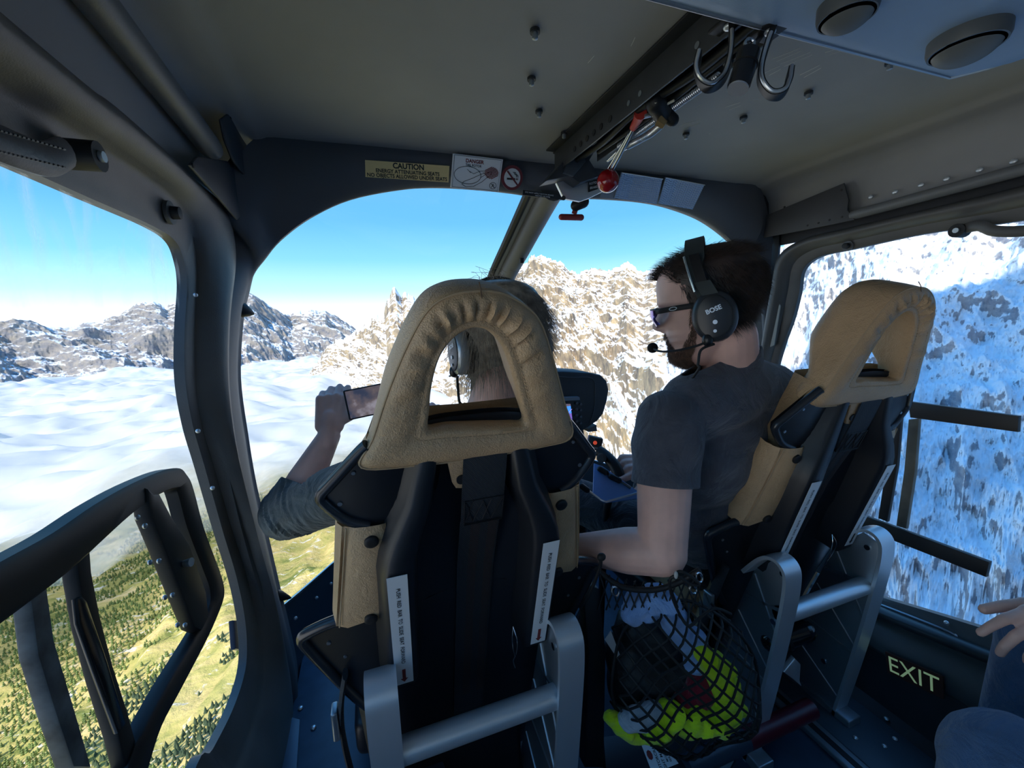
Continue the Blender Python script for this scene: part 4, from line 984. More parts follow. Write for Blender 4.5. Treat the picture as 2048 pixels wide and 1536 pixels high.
# ---------------------------------------------------- the man in the starboard seat
HS = 1.12; Rm = basis(-44, -9, 2); Hc = D(1420, 612, .94)
def Tm(p): return Hc+Rm@((V(p)-V((0, -.005, .118)))*HS)
man = thing('person', 'bearded man in a dark t-shirt and headset turned to the left in the starboard seat', 'person', (.86, .90, -.86))
SHL, ELL, WRL = V((.590, .705, -.232)), V((.548, .655, -.492)), V((.412, .815, -.540))
SHR, ELR, WRR = V((1.03, .80, -.235)), V((1.02, .93, -.47)), V((.765, .965, -.435))
neck = MB(); 
body = MB()
body.add(*(lambda q: (q.v, q.f))(head_mb(Tm)))
body.cap(Tm((0, -.032, .05)), V((.805, .742, -.14)), .058, .064, 18)
body.cap(V((.66, .715, -.20)), V((.82, .74, -.155)), .05, .06); body.cap(V((.82, .74, -.155)), V((.99, .79, -.20)), .06, .05)
RT = basis(-13, 8)
body.ell((.83, .79, -.33), (.160, .092, .165), RT); body.ell((.88, .84, -.52), (.145, .10, .16), RT); body.ell((.93, .90, -.68), (.17, .12, .10), RT)
for a, b_, r0, r1 in [(SHL, SHL.lerp(ELL, .5), .060, .056), (SHL.lerp(ELL, .5), ELL, .056, .049), (ELL, ELL.lerp(WRL, .35), .050, .049), (ELL.lerp(WRL, .35), WRL, .049, .029),
                      (SHR, ELR, .060, .046), (ELR, WRR, .046, .028)]: body.cap(a, b_, r0, r1, 18)
for s_, c in ((-1, Tm((-.078, -.010, .10))), (1, Tm((.078, -.010, .10)))): body.ell(c, (.012, .018, .03), Rm)
hl, _, _ = hand_mb(WRL, (WRL-ELL).normalized()+V((0, .2, .1)), (0, -.3, 1), 1.08, -1, curl=(35, 55, 40)); body.add(hl.v, hl.f)
hr_, _, _ = hand_mb(WRR, V((-.92, -.10, .12)), (0.1, -.45, .85), 1.1, -1, curls=[(18, 42, 30), (45, 70, 40), (55, 75, 45), (60, 80, 45)], thumb=(38, .1)); body.add(hr_.v, hr_.f)
body = fuse(body, .0034, 2)
part('body', body, M_SKIN, man, recalc=True)
tee = MB(); HEM = SHL.lerp(ELL, .47)
tee.cap(V((.645, .712, -.222)), V((.80, .728, -.186)), .066, .080, 18); tee.cap(V((.81, .738, -.172)), V((1.0, .785, -.205)), .080, .068, 18)
tee.ell((.825, .785, -.33), (.200, .116, .175), RT); tee.ell((.87, .835, -.52), (.178, .126, .19), RT)
tee.cap(V((.81, .742, -.15)), V((.795, .748, -.065)), .074, .066, 20); tee.cap(V((.80, .742, -.146)), V((.665, .713, -.196)), .062, .070, 18)
tee.cap(SHL+V((.01, 0, 0)), HEM, .074, .070, 22); tee.cap(SHR, SHR.lerp(ELR, .5), .074, .068, 18)
tee = fuse(tee, .005, 5)
# trim the neckline and both hems square
def clip(mb, p0, n, keep_r=None, ctr=None):
    """cut the cloth with a plane, only near ctr"""
    n = V(n).normalized(); p0 = V(p0); bm = bmesh.new(); vs = [bm.verts.new(v) for v in mb.v]
    for f in mb.f:
        try: bm.faces.new([vs[i] for i in f])
        except ValueError: pass
    c = V(ctr); fs = [f for f in bm.faces if all((v.co-c).length < keep_r for v in f.verts)]
    g = list({v for f in fs for v in f.verts})+list({e for f in fs for e in f.edges})+fs
    bmesh.ops.bisect_plane(bm, geom=g, plane_co=p0, plane_no=n, clear_outer=True)
    bm.verts.ensure_lookup_table(); bm.verts.index_update(); out = MB()
    out.add([v.co.copy() for v in bm.verts], [tuple(v.index for v in f.verts) for f in bm.faces]); bm.free(); return out
ad = (ELL-SHL).normalized()
rr = random.Random(5)
for i, v in enumerate(tee.v):   # folds round the armpit and across the back
    q = V(v); a_ = q.x*34+q.z*26; tee.v[i] = q+V((.25, -1, 0))*(.0028*math.sin(a_+2*math.sin(q.z*23))*sm((-.14-q.z)*6)+.0022*math.sin(q.x*55-q.z*70))
tee = clip(tee, HEM-ad*.0, ad, .092, HEM+ad*.015+V((-.008, -.004, 0))); tee = clip(tee, SHR.lerp(ELR, .5), ELR-SHR, .12, SHR.lerp(ELR, .55)); tee = clip(tee, V((.80, .745, -.092)), V((-.26, .05, 1)), .19, V((.80, .745, -.05)))
to = part('tshirt', tee, M_TEE, man)
so_ = to.modifiers.new('thickness', 'SOLIDIFY'); so_.thickness = .0025; so_.offset = -1
def ringtube(c, n, r, rad, flat=1.0, ax=None):
    n = V(n).normalized(); a = n.orthogonal().normalized() if ax is None else (V(ax)-n*V(ax).dot(n)).normalized(); b_ = n.cross(a)
    return [V(c)+a*r*math.cos(2*math.pi*k/32)+b_*r*flat*math.sin(2*math.pi*k/32) for k in range(32)]
tr_ = MB()
for a, b_, r0, r1 in [((.86, .93, -.70), (.66, 1.26, -.645), .098, .074), ((.66, 1.26, -.645), (.68, 1.40, -1.06), .070, .055), ((1.0, .95, -.70), (1.03, 1.30, -.66), .098, .074), ((1.03, 1.30, -.66), (1.02, 1.42, -1.06), .070, .055)]: tr_.cap(a, b_, r0, r1, 16)
tr_.ell((.93, .90, -.69), (.19, .14, .115), RT)
part('trousers', fuse(tr_, .007, 4), M_TROU, man)
for x in (.68, 1.02):
    sh = MB(); sh.cap((x, 1.40, -1.105), (x, 1.55, -1.115), .042, .036, 14); sh.cap((x, 1.40, -1.06), (x, 1.41, -1.10), .048, .045, 14); part('shoe', fuse(sh, .006, 3), M_RUB, man)
# hair
def hairline(phi, z):
    c = math.cos(phi); a = abs(math.degrees(phi))
    lim = np.interp(a, [0, 20, 38, 50, 60, 72, 78, 90, 102, 118, 140, 180], [.190, .190, .197, .192, .178, .158, .105, .098, .115, .080, .062, .055])
    return z > lim
def hair_on(T, zfun, n, off, L0, L1, rad, mt, parent, seed, flow, droop, sc, name='hair', jit=.16):
    rg = random.Random(seed); R_, Dd, Ls = [], [], []
    while len(R_) < n:
        phi = rg.uniform(-math.pi, math.pi); z = rg.uniform(0.0, .2345)
        if not zfun(phi, z): continue
        if z > .19 and rg.random() > np.interp(z, [.19, .235], [1, .25]): continue
        p = head_pt(phi, z, off, nose=False); q = p+V(flow(phi, z, p)); w0 = T(p); w1 = T(q)
        R_.append(tuple(w0)); Dd.append(tuple((w1-w0).normalized())); Ls.append(rg.uniform(L0, L1)*sc)
    vs, F = strands(np.array(R_), np.array(Dd), np.array(Ls), rad, 4, droop, jit, seed)
    return np_part(name, vs, F, mt, parent)
def shell_mb(T, zfun, off, n=72, nz=60):
    zs = np.linspace(0.0, .2345, nz); mb = MB(); ids = {}; vs = []; fs = []
    for i, z in enumerate(zs):
        for k in range(n):
            phi = -math.pi+2*math.pi*k/n; ids[i, k] = len(vs); vs.append(T(head_pt(phi, z, off, nose=False)))
    for i in range(nz-1):
        for k in range(n):
            phi = -math.pi+2*math.pi*(k+.5)/n
            if zfun(phi, (zs[i]+zs[i+1])/2): fs.append((ids[i, k], ids[i, (k+1) % n], ids[i+1, (k+1) % n], ids[i+1, k]))
    if zfun(0, .234): fs.append(tuple(ids[nz-1, k] for k in range(n)))
    used = sorted({i for f in fs for i in f}); mp = {u: j for j, u in enumerate(used)}
    return mb.add([vs[u] for u in used], [tuple(mp[i] for i in f) for f in fs])
hs_ = part('hair', shell_mb(Tm, lambda f_, z: hairline(f_, z-.012), .004), M_HAIRD, man)
def flow_m(phi, z, p):
    c = math.cos(phi)
    if z > .17 and c > .1: return (.15*p.x, .75, .55-(.2 if c > .8 else 0))    # front swept forward
    return (p.x*3.5, p.y*1.5-.35, -.75 if z < .2 else .1)
o_ = hair_on(Tm, hairline, 12000, .001, .014, .030, .00034, M_HAIRD, man, 4, flow_m, .25, HS); o_.parent = hs_; o_.name = 'hair_strands'; o_['kind'] = 'stuff'
def beard(phi, z):
    a = abs(math.degrees(phi))
    if z > .085: return 76 < a < 88 and z < .125
    top_ = np.interp(a, [0, 12, 24, 38, 50, 62, 74, 82], [.083, .082, .072, .050, .040, .046, .066, .10])
    if a < 17 and .052 < z < .070: return False
    return a < 86 and z < top_
bs_ = part('beard', shell_mb(Tm, lambda f_, z: beard(f_, z+.012) and beard(f_, z) and z < .046, .0016), M_BEARD, man)
o_ = hair_on(Tm, beard, 8000, .0005, .005, .012, .00034, M_BEARD, man, 9, lambda f_, z, p: (p.x*4, p.y*3+.1, -.7), .1, HS, jit=.22); o_.parent = bs_; o_.name = 'beard_strands'; o_['kind'] = 'stuff'
eb = [i for i in range(1)]
# sunglasses
gl = thing('sunglasses', 'black sunglasses with violet lenses worn by the bearded man', 'sunglasses', Tm((0, .10, .12)))
tp = [V((-.078, -.005, .124)), V((-.078, .03, .126)), V((-.076, .06, .127)), V((-.070, .082, .127)), V((-.060, .093, .127))]
for sg in (1, -1):
    pts = [Tm(V((q.x*sg, q.y, q.z))) for q in tp]
    tm_ = part('temple', MB().tube(crom(pts, 4), .0062, 10, flat=.36, up=tuple(Rm@V((1, 0, 0)))), M_RUB, gl)
    if sg == 1:
        c0 = Tm(V((-.0785, .058, .127))); yd = Rm@V((0, 1, 0)); zd = Rm@V((0, 0, 1)); xd = Rm@V((-1, 0, 0))
        part('logo', MB().tube([c0+xd*.002+yd*.0075*math.cos(a)+zd*.0033*math.sin(a) for a in np.linspace(0, 2*math.pi, 24, endpoint=False)], .0009, 6, closed=True), M_WHITE, tm_)
    L_ = []
    for i in range(9):
        a = i/8; x = sg*(.010+.052*a); y = .108-.014*a**2.2; h_ = .019*(1-.25*a)
        L_.append([Tm(V((x*1.0, y+.002, .131))), Tm(V((x, y+.003, .120))), Tm(V((x, y, .110))), Tm(V((x*.96, y-.006, .131-h_*2.1)))])
    part('lens', MB().grid(L_), mat('lens_violet', (.20, .12, .42), .08, metal=.75), gl)
part('bridge', MB().tube([Tm(V((x, .110-.02*abs(x)/.062, .132))) for x in np.linspace(-.062, .062, 13)], .0026, 8), M_RUB, gl)
headset(None, Tm, 'headset', 'black headset with a boom microphone on the bearded man', 'BOSE', sc=HS, cable=[D(1402, 700, .85), D(1396, 728, .85), D(1388, 752, .87), V((.66, .86, -.30))])

# ---------------------------------------------------- the woman in the port seat
HSw = 1.0; Rw = basis(-8, -4, 0); Hw = D(1000, 682, .90)
def Tw(p): return Hw+Rw@((V(p)-V((0, -.005, .118)))*HSw)
wo_ = thing('person', 'fair-haired person in a grey-green sweater holding up a phone from the port seat', 'person', (.18, .92, -.86))
SWL, EWL, WWL = V((.055, .845, -.295)), V((-.200, .985, -.408)), V((-.108, 1.055, -.262))
SWR, EWR, WWR = V((.37, .84, -.30)), V((.40, 1.0, -.48)), V((.20, 1.14, -.33))
b2 = MB(); b2.add(*(lambda q: (q.v, q.f))(head_mb(Tw, 48)))
b2.cap(Tw((0, -.03, .06)), V((.225, .825, -.22)), .052, .058, 16); b2.cap(V((.10, .84, -.29)), V((.34, .84, -.29)), .055, .055)
b2.ell((.215, .86, -.45), (.15, .10, .20)); b2.ell((.19, .92, -.68), (.17, .13, .11))
for a, b_, r0, r1 in [(SWL, EWL, .05, .043), (EWL, EWL.lerp(WWL, .4), .043, .040), (EWL.lerp(WWL, .4), WWL, .040, .026), (SWR, EWR, .05, .042), (EWR, WWR, .042, .026)]: b2.cap(a, b_, r0, r1, 16)
ph0, ph1 = D(693, 811, 1.0), D(790, 791, 1.03)
hw_, tips, _ = hand_mb(WWL+V((0, .0, .012)), D(662, 800, 1.03)-D(652, 885, .98), V(ray(665, 830))*-1+V((-.2, 0, 0)), 1.0, 1, curls=[(22, 78, 60), (28, 82, 60), (30, 84, 60), (36, 84, 60)], spread=2, thumb=(50, .35), tcurl=10)
b2.add(hw_.v, hw_.f)
h2, _, _ = hand_mb(WWR, (-.3, .3, .9), (.6, -.6, 0), .9, -1, curls=[(30, 60, 40)]*4); b2.add(h2.v, h2.f)
part('body', fuse(b2, .0032, 2), M_SKIN, wo_)
sw_ = MB(); sw_.cap(V((.10, .845, -.30)), V((.225, .83, -.262)), .062, .070); sw_.cap(V((.225, .83, -.262)), V((.35, .845, -.30)), .070, .062)
sw_.ell((.215, .86, -.45), (.165, .112, .21)); sw_.ell((.20, .90, -.62), (.165, .125, .14)); sw_.cap(V((.225, .828, -.24)), V((.225, .83, -.212)), .066, .06)
sw_.cap(SWL, EWL.lerp(SWL, .35), .062, .062, 20); sw_.cap(EWL.lerp(SWL, .35), EWL, .062, .060, 20); sw_.cap(EWL, EWL.lerp(WWL, .34), .060, .050, 20)
sw_.cap(SWR, EWR, .06, .055); sw_.cap(EWR, EWR.lerp(WWR, .6), .055, .045)
sw_ = fuse(sw_, .0045, 3)
ax_ = (SWL-EWL).normalized(); a2 = (WWL-EWL).normalized()
for i, v in enumerate(sw_.v):     # bunched rings round the elbow
    t_ = (v-EWL).dot(ax_); w_ = math.exp(-((t_-.015)/.06)**2)
    if (v-EWL).length < .17: d_ = (v-EWL-ax_*t_); sw_.v[i] = v+d_.normalized()*(.0034*w_*math.sin(t_*380+55*d_.z+25*math.sin(d_.x*40)*.2)*(.5+.5*math.sin(t_*95+d_.z*60+1)))
sw_ = clip(sw_, EWL.lerp(WWL, .34), a2, .09, EWL.lerp(WWL, .4)); sw_ = clip(sw_, V((.225, .83, -.216)), (0, 0, 1), .10, V((.225, .83, -.21)))
so2 = part('sweater', sw_, M_SWE, wo_); so_ = so2.modifiers.new('thickness', 'SOLIDIFY'); so_.thickness = .003; so_.offset = -1
tr_ = MB()
for a, b_, r0, r1 in [((.12, .93, -.72), (.08, 1.28, -.68), .085, .065), ((.08, 1.28, -.68), (.08, 1.42, -1.06), .06, .05), ((.26, .95, -.72), (.30, 1.30, -.68), .085, .065), ((.30, 1.30, -.68), (.30, 1.42, -1.06), .06, .05)]: tr_.cap(a, b_, r0, r1, 14)
tr_.ell((.19, .92, -.70), (.18, .13, .11)); part('trousers', fuse(tr_, .008, 4), M_TROU, wo_)
def whair(phi, z):
    a = abs(math.degrees(phi)); return z > np.interp(a, [0, 30, 60, 80, 100, 180], [.185, .18, .13, .07, .02, .0])
hw2 = part('hair', shell_mb(Tw, whair, .014), M_HAIRG, wo_)
o_ = hair_on(Tw, whair, 6500, .011, .03, .085, .00036, M_HAIRG, wo_, 14, lambda f_, z, p: (p.x*4, p.y*3-.25, -.5), .9, 1.0, jit=.10); o_.parent = hw2; o_.name = 'hair_strands'; o_['kind'] = 'stuff'
rg = random.Random(8); fr = MB()
for k in range(26):   # flyaway hairs above the headrest
    a = rg.uniform(-.05, .06); p = Tw(V((a, -.03+rg.uniform(-.03, .03), .243))); fr.tube(crom([p, p+V((rg.uniform(-.02, .01), 0, rg.uniform(.008, .02))), p+V((rg.uniform(-.04, .02), 0, rg.uniform(.0, .028)))], 3), .0003, 4)
fl_ = part('flyaway_hair', fr, M_HAIRG, hw2); fl_['kind'] = 'stuff'
rc = WWL+V((0, 0, .012)); fd = (D(668, 800, 1.03)-D(655, 885, .98)).normalized(); bn = (V(ray(665, 830))*-1+V((-.2, 0, 0))); bn = (bn-fd*bn.dot(fd)).normalized(); sd_ = fd.cross(bn)
kr = rc+fd*.082*.9*1.13+sd_*(-.0105)*.9; an = math.radians(45); dd_ = (fd*math.cos(an)-bn*math.sin(an))
rp = ringtube(kr+dd_*.012, dd_, .0088, .001)
part('ring', MB().tube(rp, .0012, 8, closed=True), M_STEEL, thing('finger_ring', 'silver ring on the hand that holds the phone', 'ring', kr))
headset(None, Tw, 'headset', 'silver-shelled headset seen through the opening of the port headrest', 'BOSE', silver=True, sc=1.0, mic=True, cable=[D(918, 800, .84), D(925, 830, .86), V((.15, .86, -.36))])
# phone
ax = (ph1-ph0).normalized(); nrm = (V(ray(745, 802))*-1); nrm = (nrm-ax*nrm.dot(ax)).normalized(); ay = nrm.cross(ax)
PM = Matrix((ax, ay, nrm)).transposed(); pc_ = ph0+ax*.074
ph = thing('mobile_phone', 'black mobile phone held sideways in the raised hand', 'phone', pc_)
part('case', MB().box(pc_, (.150, .074, .009), PM, bev=.0035), M_RUB, ph)
def screen_mat():
    m_ = bpy.data.materials.new('phone_screen'); m_.use_nodes = True; n = m_.node_tree; b = n.nodes['Principled BSDF']; L = n.links.new
    tc = n.nodes.new('ShaderNodeTexCoord'); t = n.nodes.new('ShaderNodeTexNoise'); t.inputs['Scale'].default_value = 22; t.inputs['Detail'].default_value = 6; L(tc.outputs['Object'], t.inputs[0])
    r = n.nodes.new('ShaderNodeValToRGB'); e = r.color_ramp.elements; e[0].position = .38; e[0].color = (.035, .045, .085, 1); e[1].position = .62; e[1].color = (.30, .28, .33, 1); q = e.new(.52); q.color = (.14, .11, .12, 1)
    L(t.outputs[0], r.inputs[0]); L(r.outputs[0], b.inputs['Emission Color']); b.inputs['Emission Strength'].default_value = .42; b.inputs['Base Color'].default_value = (.01, .01, .012, 1); b.inputs['Roughness'].default_value = .12; return m_
part('screen', MB().box(pc_+nrm*.0047, (.141, .067, .0006), PM), screen_mat(), ph, smooth=False)
part('shutter_button', MB().tube([pc_+nrm*.0052+ax*.024+ay*.004, pc_+nrm*.0056+ax*.024+ay*.004], .0042, 16), M_WHITE, ph)
# ------------------------------------------------------------ overhead channel and its fittings
M_CH = mat('channel_metal', (.055, .06, .068), .42, metal=.3, bump=(120, .1), var=(20, .2))
M_BLK = mat('black_plastic', (.013, .014, .016), .5, spec=.35)
M_SHIN = mat('bare_aluminium', (.72, .74, .76), .3, metal=.75, bump=(60, .06))
def chan_box(mb, p, q, w, h, up=V((0, 0, 1))):
    d = (q-p).normalized(); s_ = d.cross(up).normalized(); u_ = s_.cross(d)
    A_ = Matrix((s_, d, u_)).transposed(); mb.box((p+q)/2, (w, (q-p).length, h), A_, bev=min(w, h)*.2)
oc = thing('overhead_channel', 'dark metal channel running along the cabin roof with cables inside', 'channel', (.56, .78, .39))
p0, p1 = V((.555, .40, .43)), V((.548, 1.10, .43))
mb = MB(); chan_box(mb, V((.512, .40, .415)), V((.512, 1.07, .415)), .004, .058); part('side_web', mb, M_CH, oc)
mb = MB(); chan_box(mb, V((.500, .40, .442)), V((.500, 1.07, .442)), .028, .004); part('flange', mb, M_DARK, oc)
mb = MB(); chan_box(mb, V((.605, .40, .420)), V((.600, 1.00, .420)), .004, .040); part('side_web', mb, M_CH, oc)
mb = MB(); chan_box(mb, V((.56, .40, .441)), V((.556, 1.08, .441)), .09, .004); part('top_plate', mb, M_BLK, oc)
for i, y in enumerate([.56, .70, .735, .80, .835, .865, .895, .925, .955]):
    part('lightening_hole' if i > 2 else 'bolt', MB().tube([V((.5095, y, .405)), V((.5085, y, .405))], .0065 if i > 2 else .005, 14), M_RUB if i > 2 else M_ALUD, oc)
mb = MB().tube(crom([V((.545, .42, .405)), V((.555, .6, .400)), V((.54, .75, .402)), V((.55, .9, .40)), V((.545, 1.05, .405))], 8), .007, 10); part('cable', mb, M_BLK, oc)
mb = MB().tube(crom([V((.575, .42, .408)), V((.57, .6, .398)), V((.578, .75, .400)), V((.572, .95, .402))], 8), .005, 10); part('cable', mb, M_BLK, oc)
mb = MB()
for i in range(70):
    y = .60+i*.0042; mb.tube([V((.592+.0055*math.cos(a), y, .395+.0055*math.sin(a))) for a in np.linspace(0, 2*math.pi, 12, endpoint=False)], .0013, 5, closed=True)
hs = part('spiral_hose', mb, M_SHIN, oc); hs['kind'] = 'stuff'
for pts in ([V((.53, .70, .395)), V((.545, .69, .385)), V((.555, .705, .388)), V((.57, .68, .392))], [V((.535, .688, .388)), V((.548, .706, .383))], [V((.545, .69, .383)), V((.55, .715, .378))]):
    part('cable_tie', MB().tube(crom(pts, 4), .0022, 6), mat('tie_white', (.6, .58, .48), .6), oc)
part('red_wire', MB().tube(crom([V((.575, .47, .405)), V((.565, .49, .398)), V((.568, .50, .41))], 4), .002, 6), mat('red_wire', (.5, .03, .03), .5), oc)
# pulley block in the channel
pb = thing('pulley_block', 'black cable block with a brass nut hanging from the overhead channel', 'pulley', D(1325, 228, .80))
part('body', MB().cap(D(1312, 205, .77), D(1325, 228, .80), .019, .018), M_BLK, pb)
part('body', MB().cap(D(1325, 225, .80), D(1345, 240, .80), .014, .012), M_BLK, pb)
part('nut', MB().tube([D(1316, 240, .79), D(1330, 250, .79)], [.011, .008], 6), mat('brass', (.55, .38, .18), .35, metal=.8), pb)
# rotor brake
rb = thing('rotor_brake_lever', 'rotor brake lever with a glossy red ball knob at the front of the roof', 'lever', D(1215, 362, 1.0))
bc = D(1216, 362, .98)
part('ball_knob', MB().ell(bc, .0262, nu=28, nv=20), mat('red_ball', (.35, .008, .012), .12, coat=.6), rb, 'glossy red ball')
part('rod', MB().tube([D(1222, 343, .97), D(1240, 310, .93), D(1270, 250, .86)], .0042, 12), M_STEEL, rb)
part('rod', MB().tube([D(1214, 343, .98), D(1232, 312, .94), D(1262, 262, .88)], .0036, 12), M_STEEL, rb)
part('red_sleeve', MB().tube([D(1266, 256, .865), D(1275, 240, .84), D(1281, 226, .81)], [.0075, .0095, .0125], 12), mat('red_sleeve', (.55, .05, .035), .45), rb, 'red plastic sleeve')
part('link', MB().box(D(1300, 230, .81), (.036, .006, .008), Matrix((V((.8, -.55, .1)).normalized(), V((.55, .8, 0)).normalized(), V((0, 0, 1)))).transposed(), bev=.002), M_SHIN, rb)
mb = MB(); cp = crom([D(1322, 250, .82), D(1300, 268, .86), D(1275, 282, .89), D(1256, 292, .92)], 14)
for i in range(len(cp)-1):
    d = (cp[i+1]-cp[i]).normalized(); mb.tube(ringtube(cp[i], d, .0062, 0)[::2], .0016, 5, closed=True)
part('spring', mb, M_SHIN, rb, stuff=True)
part('cable_end', MB().tube([D(1256, 292, .92), D(1232, 306, .95), D(1215, 322, .98)], [.006, .005, .003], 10), M_SHIN, rb)
# quadrant bracket that carries the lever
qb = thing('brake_bracket', 'bare metal bracket marked for the rotor brake at the front end of the roof channel', 'bracket', onY(1150, 400, 1.10))
def yplate(px, Y, th, bev=.0015): return MB().prism([onY(*p, Y) for p in px], (0, th, 0), bev=bev)
part('plate', yplate([(1113, 366), (1118, 350), (1133, 350), (1141, 358), (1158, 371), (1180, 362), (1200, 357), (1236, 354), (1230, 372), (1200, 386), (1180, 396), (1160, 403), (1128, 397)], 1.06, .010), M_SHIN, qb)
part('housing', yplate([(1092, 362), (1130, 318), (1148, 282), (1165, 262), (1190, 240), (1215, 246), (1200, 285), (1180, 320), (1200, 352), (1160, 366), (1140, 352)], 1.02, .05, .004), M_CH, qb)
part('side_cover', yplate([(1150, 310), (1165, 302), (1172, 322), (1148, 352), (1128, 345), (1136, 322)], 1.012, .01, .002), mat('cover_grey', (.10, .12, .14), .35, metal=.4), qb)
part('pivot_bolt', MB().tube([onY(1110, 355, 1.05), onY(1110, 355, 1.035)], .008, 14), M_ALU, qb)
part('pivot_bolt', MB().tube([onY(1127, 396, 1.055), onY(1127, 396, 1.045)], .006, 14), M_INK, qb)
part('name_plate', yplate([(1178, 362), (1197, 358), (1196, 378), (1178, 384)], 1.056, .003, 0), M_INK, qb, smooth=False)
axq = (onY(1197, 361, 1.056)-onY(1178, 365, 1.056)).normalized(); ayq = (onY(1178, 362, 1.056)-onY(1178, 384, 1.056)).normalized()
part('lettering', join(text_mb('ROTOR', onY(1187.5, 366, 1.055), axq, ayq, .0085, bold=.02), text_mb('BRAKE', onY(1187.5, 375, 1.055), axq, ayq, .0085, bold=.02)), M_WHITE, qb, smooth=False)
# red pull handle on a black stem
th = thing('pull_handle', 'small red T-shaped pull handle hanging at the top of the windshield', 'handle', onY(1142, 440, 1.16))
part('stem', MB().tube([onY(1148, 428, 1.16), onY(1152, 416, 1.155)], .008, 12), mat('red_handle', (.30, .035, .03), .4), th)
part('bar', MB().cap(onY(1123, 434, 1.16), onY(1162, 435, 1.16), .009, .0095), mat('red_handle', (.30, .035, .03), .4), th)
part('knob', MB().cap(onY(1152, 411, 1.15), onY(1166, 404, 1.14), .016, .018), M_BLK, th)
part('collar', MB().tube([onY(1151, 418, 1.155), onY(1153, 412, 1.15)], .009, 14), M_SHIN, th)
# J hooks
def jhook(label, pts, plate_px):
    t = thing('hanging_hook', label, 'hook', pts[-1], 'roof hooks')
    c = crom(pts, 6)
    rows = []; up = V((.70, .70, .05)).normalized()
    inner = []
    for i, p in enumerate(c):
        tn = (c[min(i+1, len(c)-1)]-c[max(i-1, 0)]).normalized(); w_ = (up-tn*up.dot(tn)).normalized(); n_ = tn.cross(w_)
        hw = .010
        rows.append([p+w_*hw+n_*.0035, p+w_*hw-n_*.0035, p-w_*hw-n_*.0035, p-w_*hw+n_*.0035]); inner.append((p, w_, n_, hw))
    part('strap', MB().grid(rows, cu=True, caps=True), M_BLK, t)
    part('edge_trim', MB().tube([p+w_*hw*-1.0 for p, w_, n_, hw in inner[4:]], .0024, 8), M_SHIN, t)
    part('mount', MB().box(pts[0]+V((0, 0, .004)), (.034, .05, .006), bev=.002), M_BLK, t)
    part('bolt', MB().ell(pts[0]+V((-.004, 0, -.002)), (.007, .007, .004)), M_ALU, t)
    return t
jhook('black J-shaped hook nearer the overhead channel, seen turned away', [D(1462, 52, .565), D(1463, 85, .56), D(1458, 125, .555), D(1444, 158, .55), D(1420, 172, .545), D(1400, 160, .54), D(1393, 138, .54), D(1398, 112, .54)], None)
jhook('black J-shaped hook closer to the overhead bin with its tip curling to the right', [D(1545, 62, .53), D(1534, 90, .53), D(1522, 135, .53), D(1523, 165, .53), D(1540, 187, .53), D(1562, 186, .53), D(1575, 168, .535), D(1580, 146, .54)], None)
# small spot lamp
sp = thing('spot_lamp', 'small black cylindrical spot lamp clipped between the two roof hooks', 'lamp', D(1478, 175, .515))
part('barrel', MB().tube([D(1500, 100, .515), D(1497, 106, .515), D(1488, 140, .515), D(1478, 170, .515), D(1476, 176, .515)], [.009, .0135, .0135, .0135, .0125], 24), mat('lamp_black', (.012, .013, .016), .18), sp)
part('ring', MB().tube(ringtube(D(1491, 131, .515), D(1478, 175, .515)-D(1500, 100, .515), .0137, 0), .001, 6, closed=True), M_BLK, sp)
part('bezel', MB().tube([D(1477, 174, .515), D(1475.5, 179, .515)], (.0122), 24), M_SHIN, sp)
part('clip', MB().tube(crom([D(1500, 98, .515), D(1490, 88, .515), D(1497, 78, .515), D(1508, 84, .515), D(1504, 98, .515)], 5), .0022, 8), M_STEEL, sp)
part('stalk', MB().tube(crom([D(1503, 95, .515), D(1520, 75, .54), D(1540, 45, .53), D(1550, 20, .525)], 5), .0035, 8), M_CH, sp)
part('stalk', MB().tube(crom([D(1495, 95, .515), D(1475, 110, .55), D(1450, 130, .57)], 5), .004, 8), M_CH, sp)

# ------------------------------------------------------------ placards on the front band
def band_y(Z): return 1.135+(.437-Z)*.42
def quad(px, off=.0):
    """corners given clockwise from top left, resting on the front band"""
    out = []
    for p in px:
        q = onY(*p, 1.125)
        for _ in range(6): q = onY(*p, band_y(q.z)-.022-off)
        out.append(q)
    return out
def uv(Q, u, v_): return Q[0].lerp(Q[1], u).lerp(Q[3].lerp(Q[2], u), v_)
def placard(name, label, px, mt, th=.0018):
    Q = quad(px); n = (Q[1]-Q[0]).cross(Q[0]-Q[3]).normalized()
    if n.y > 0: n = -n
    t = thing(name, label, 'placard', uv(Q, .5, 1))
    part('plate', MB().prism(Q, -n*.004), mt, t, smooth=False)
    ax = (Q[1]-Q[0]).normalized(); ay = (ax.cross(n)*-1); ay = ay if ay.z > 0 else -ay
    return t, Q, n, ax, ay
M_GOLD = mat('gold_plate', (.88, .66, .30), .5)
t, Q, n, ax, ay = placard('caution_placard', 'gold placard with black CAUTION lettering on the front roof band', [(730, 320), (899, 332), (897, 365), (731, 354)], M_GOLD)
hh = (Q[0]-Q[3]).length
wq = (Q[1]-Q[0]).length
def fit_text(s, Q, n, ax, ay, u, v_, w, size, mt, par, bold=.02):
    tm = text_mb(s, V((0, 0, 0)), (1, 0, 0), (0, 1, 0), 1, bold=bold); xs = [p.x for p in tm.v]; k = w/(max(xs)-min(xs))
    o = uv(Q, u, v_)+n*.0006; out = MB(); mid = (max(xs)+min(xs))/2
    out.add([o+ax*((p.x-mid)*k)+ay*(p.y*size) for p in tm.v], tm.f); return part('lettering', out, mt, par, smooth=False)
fit_text('CAUTION', Q, n, ax, ay, .5, .22, wq*.37, hh*.46, M_INK, t, .03)
fit_text('ENERGY ATTENUATING SEATS', Q, n, ax, ay, .5, .56, wq*.76, hh*.32, M_INK, t, .025)
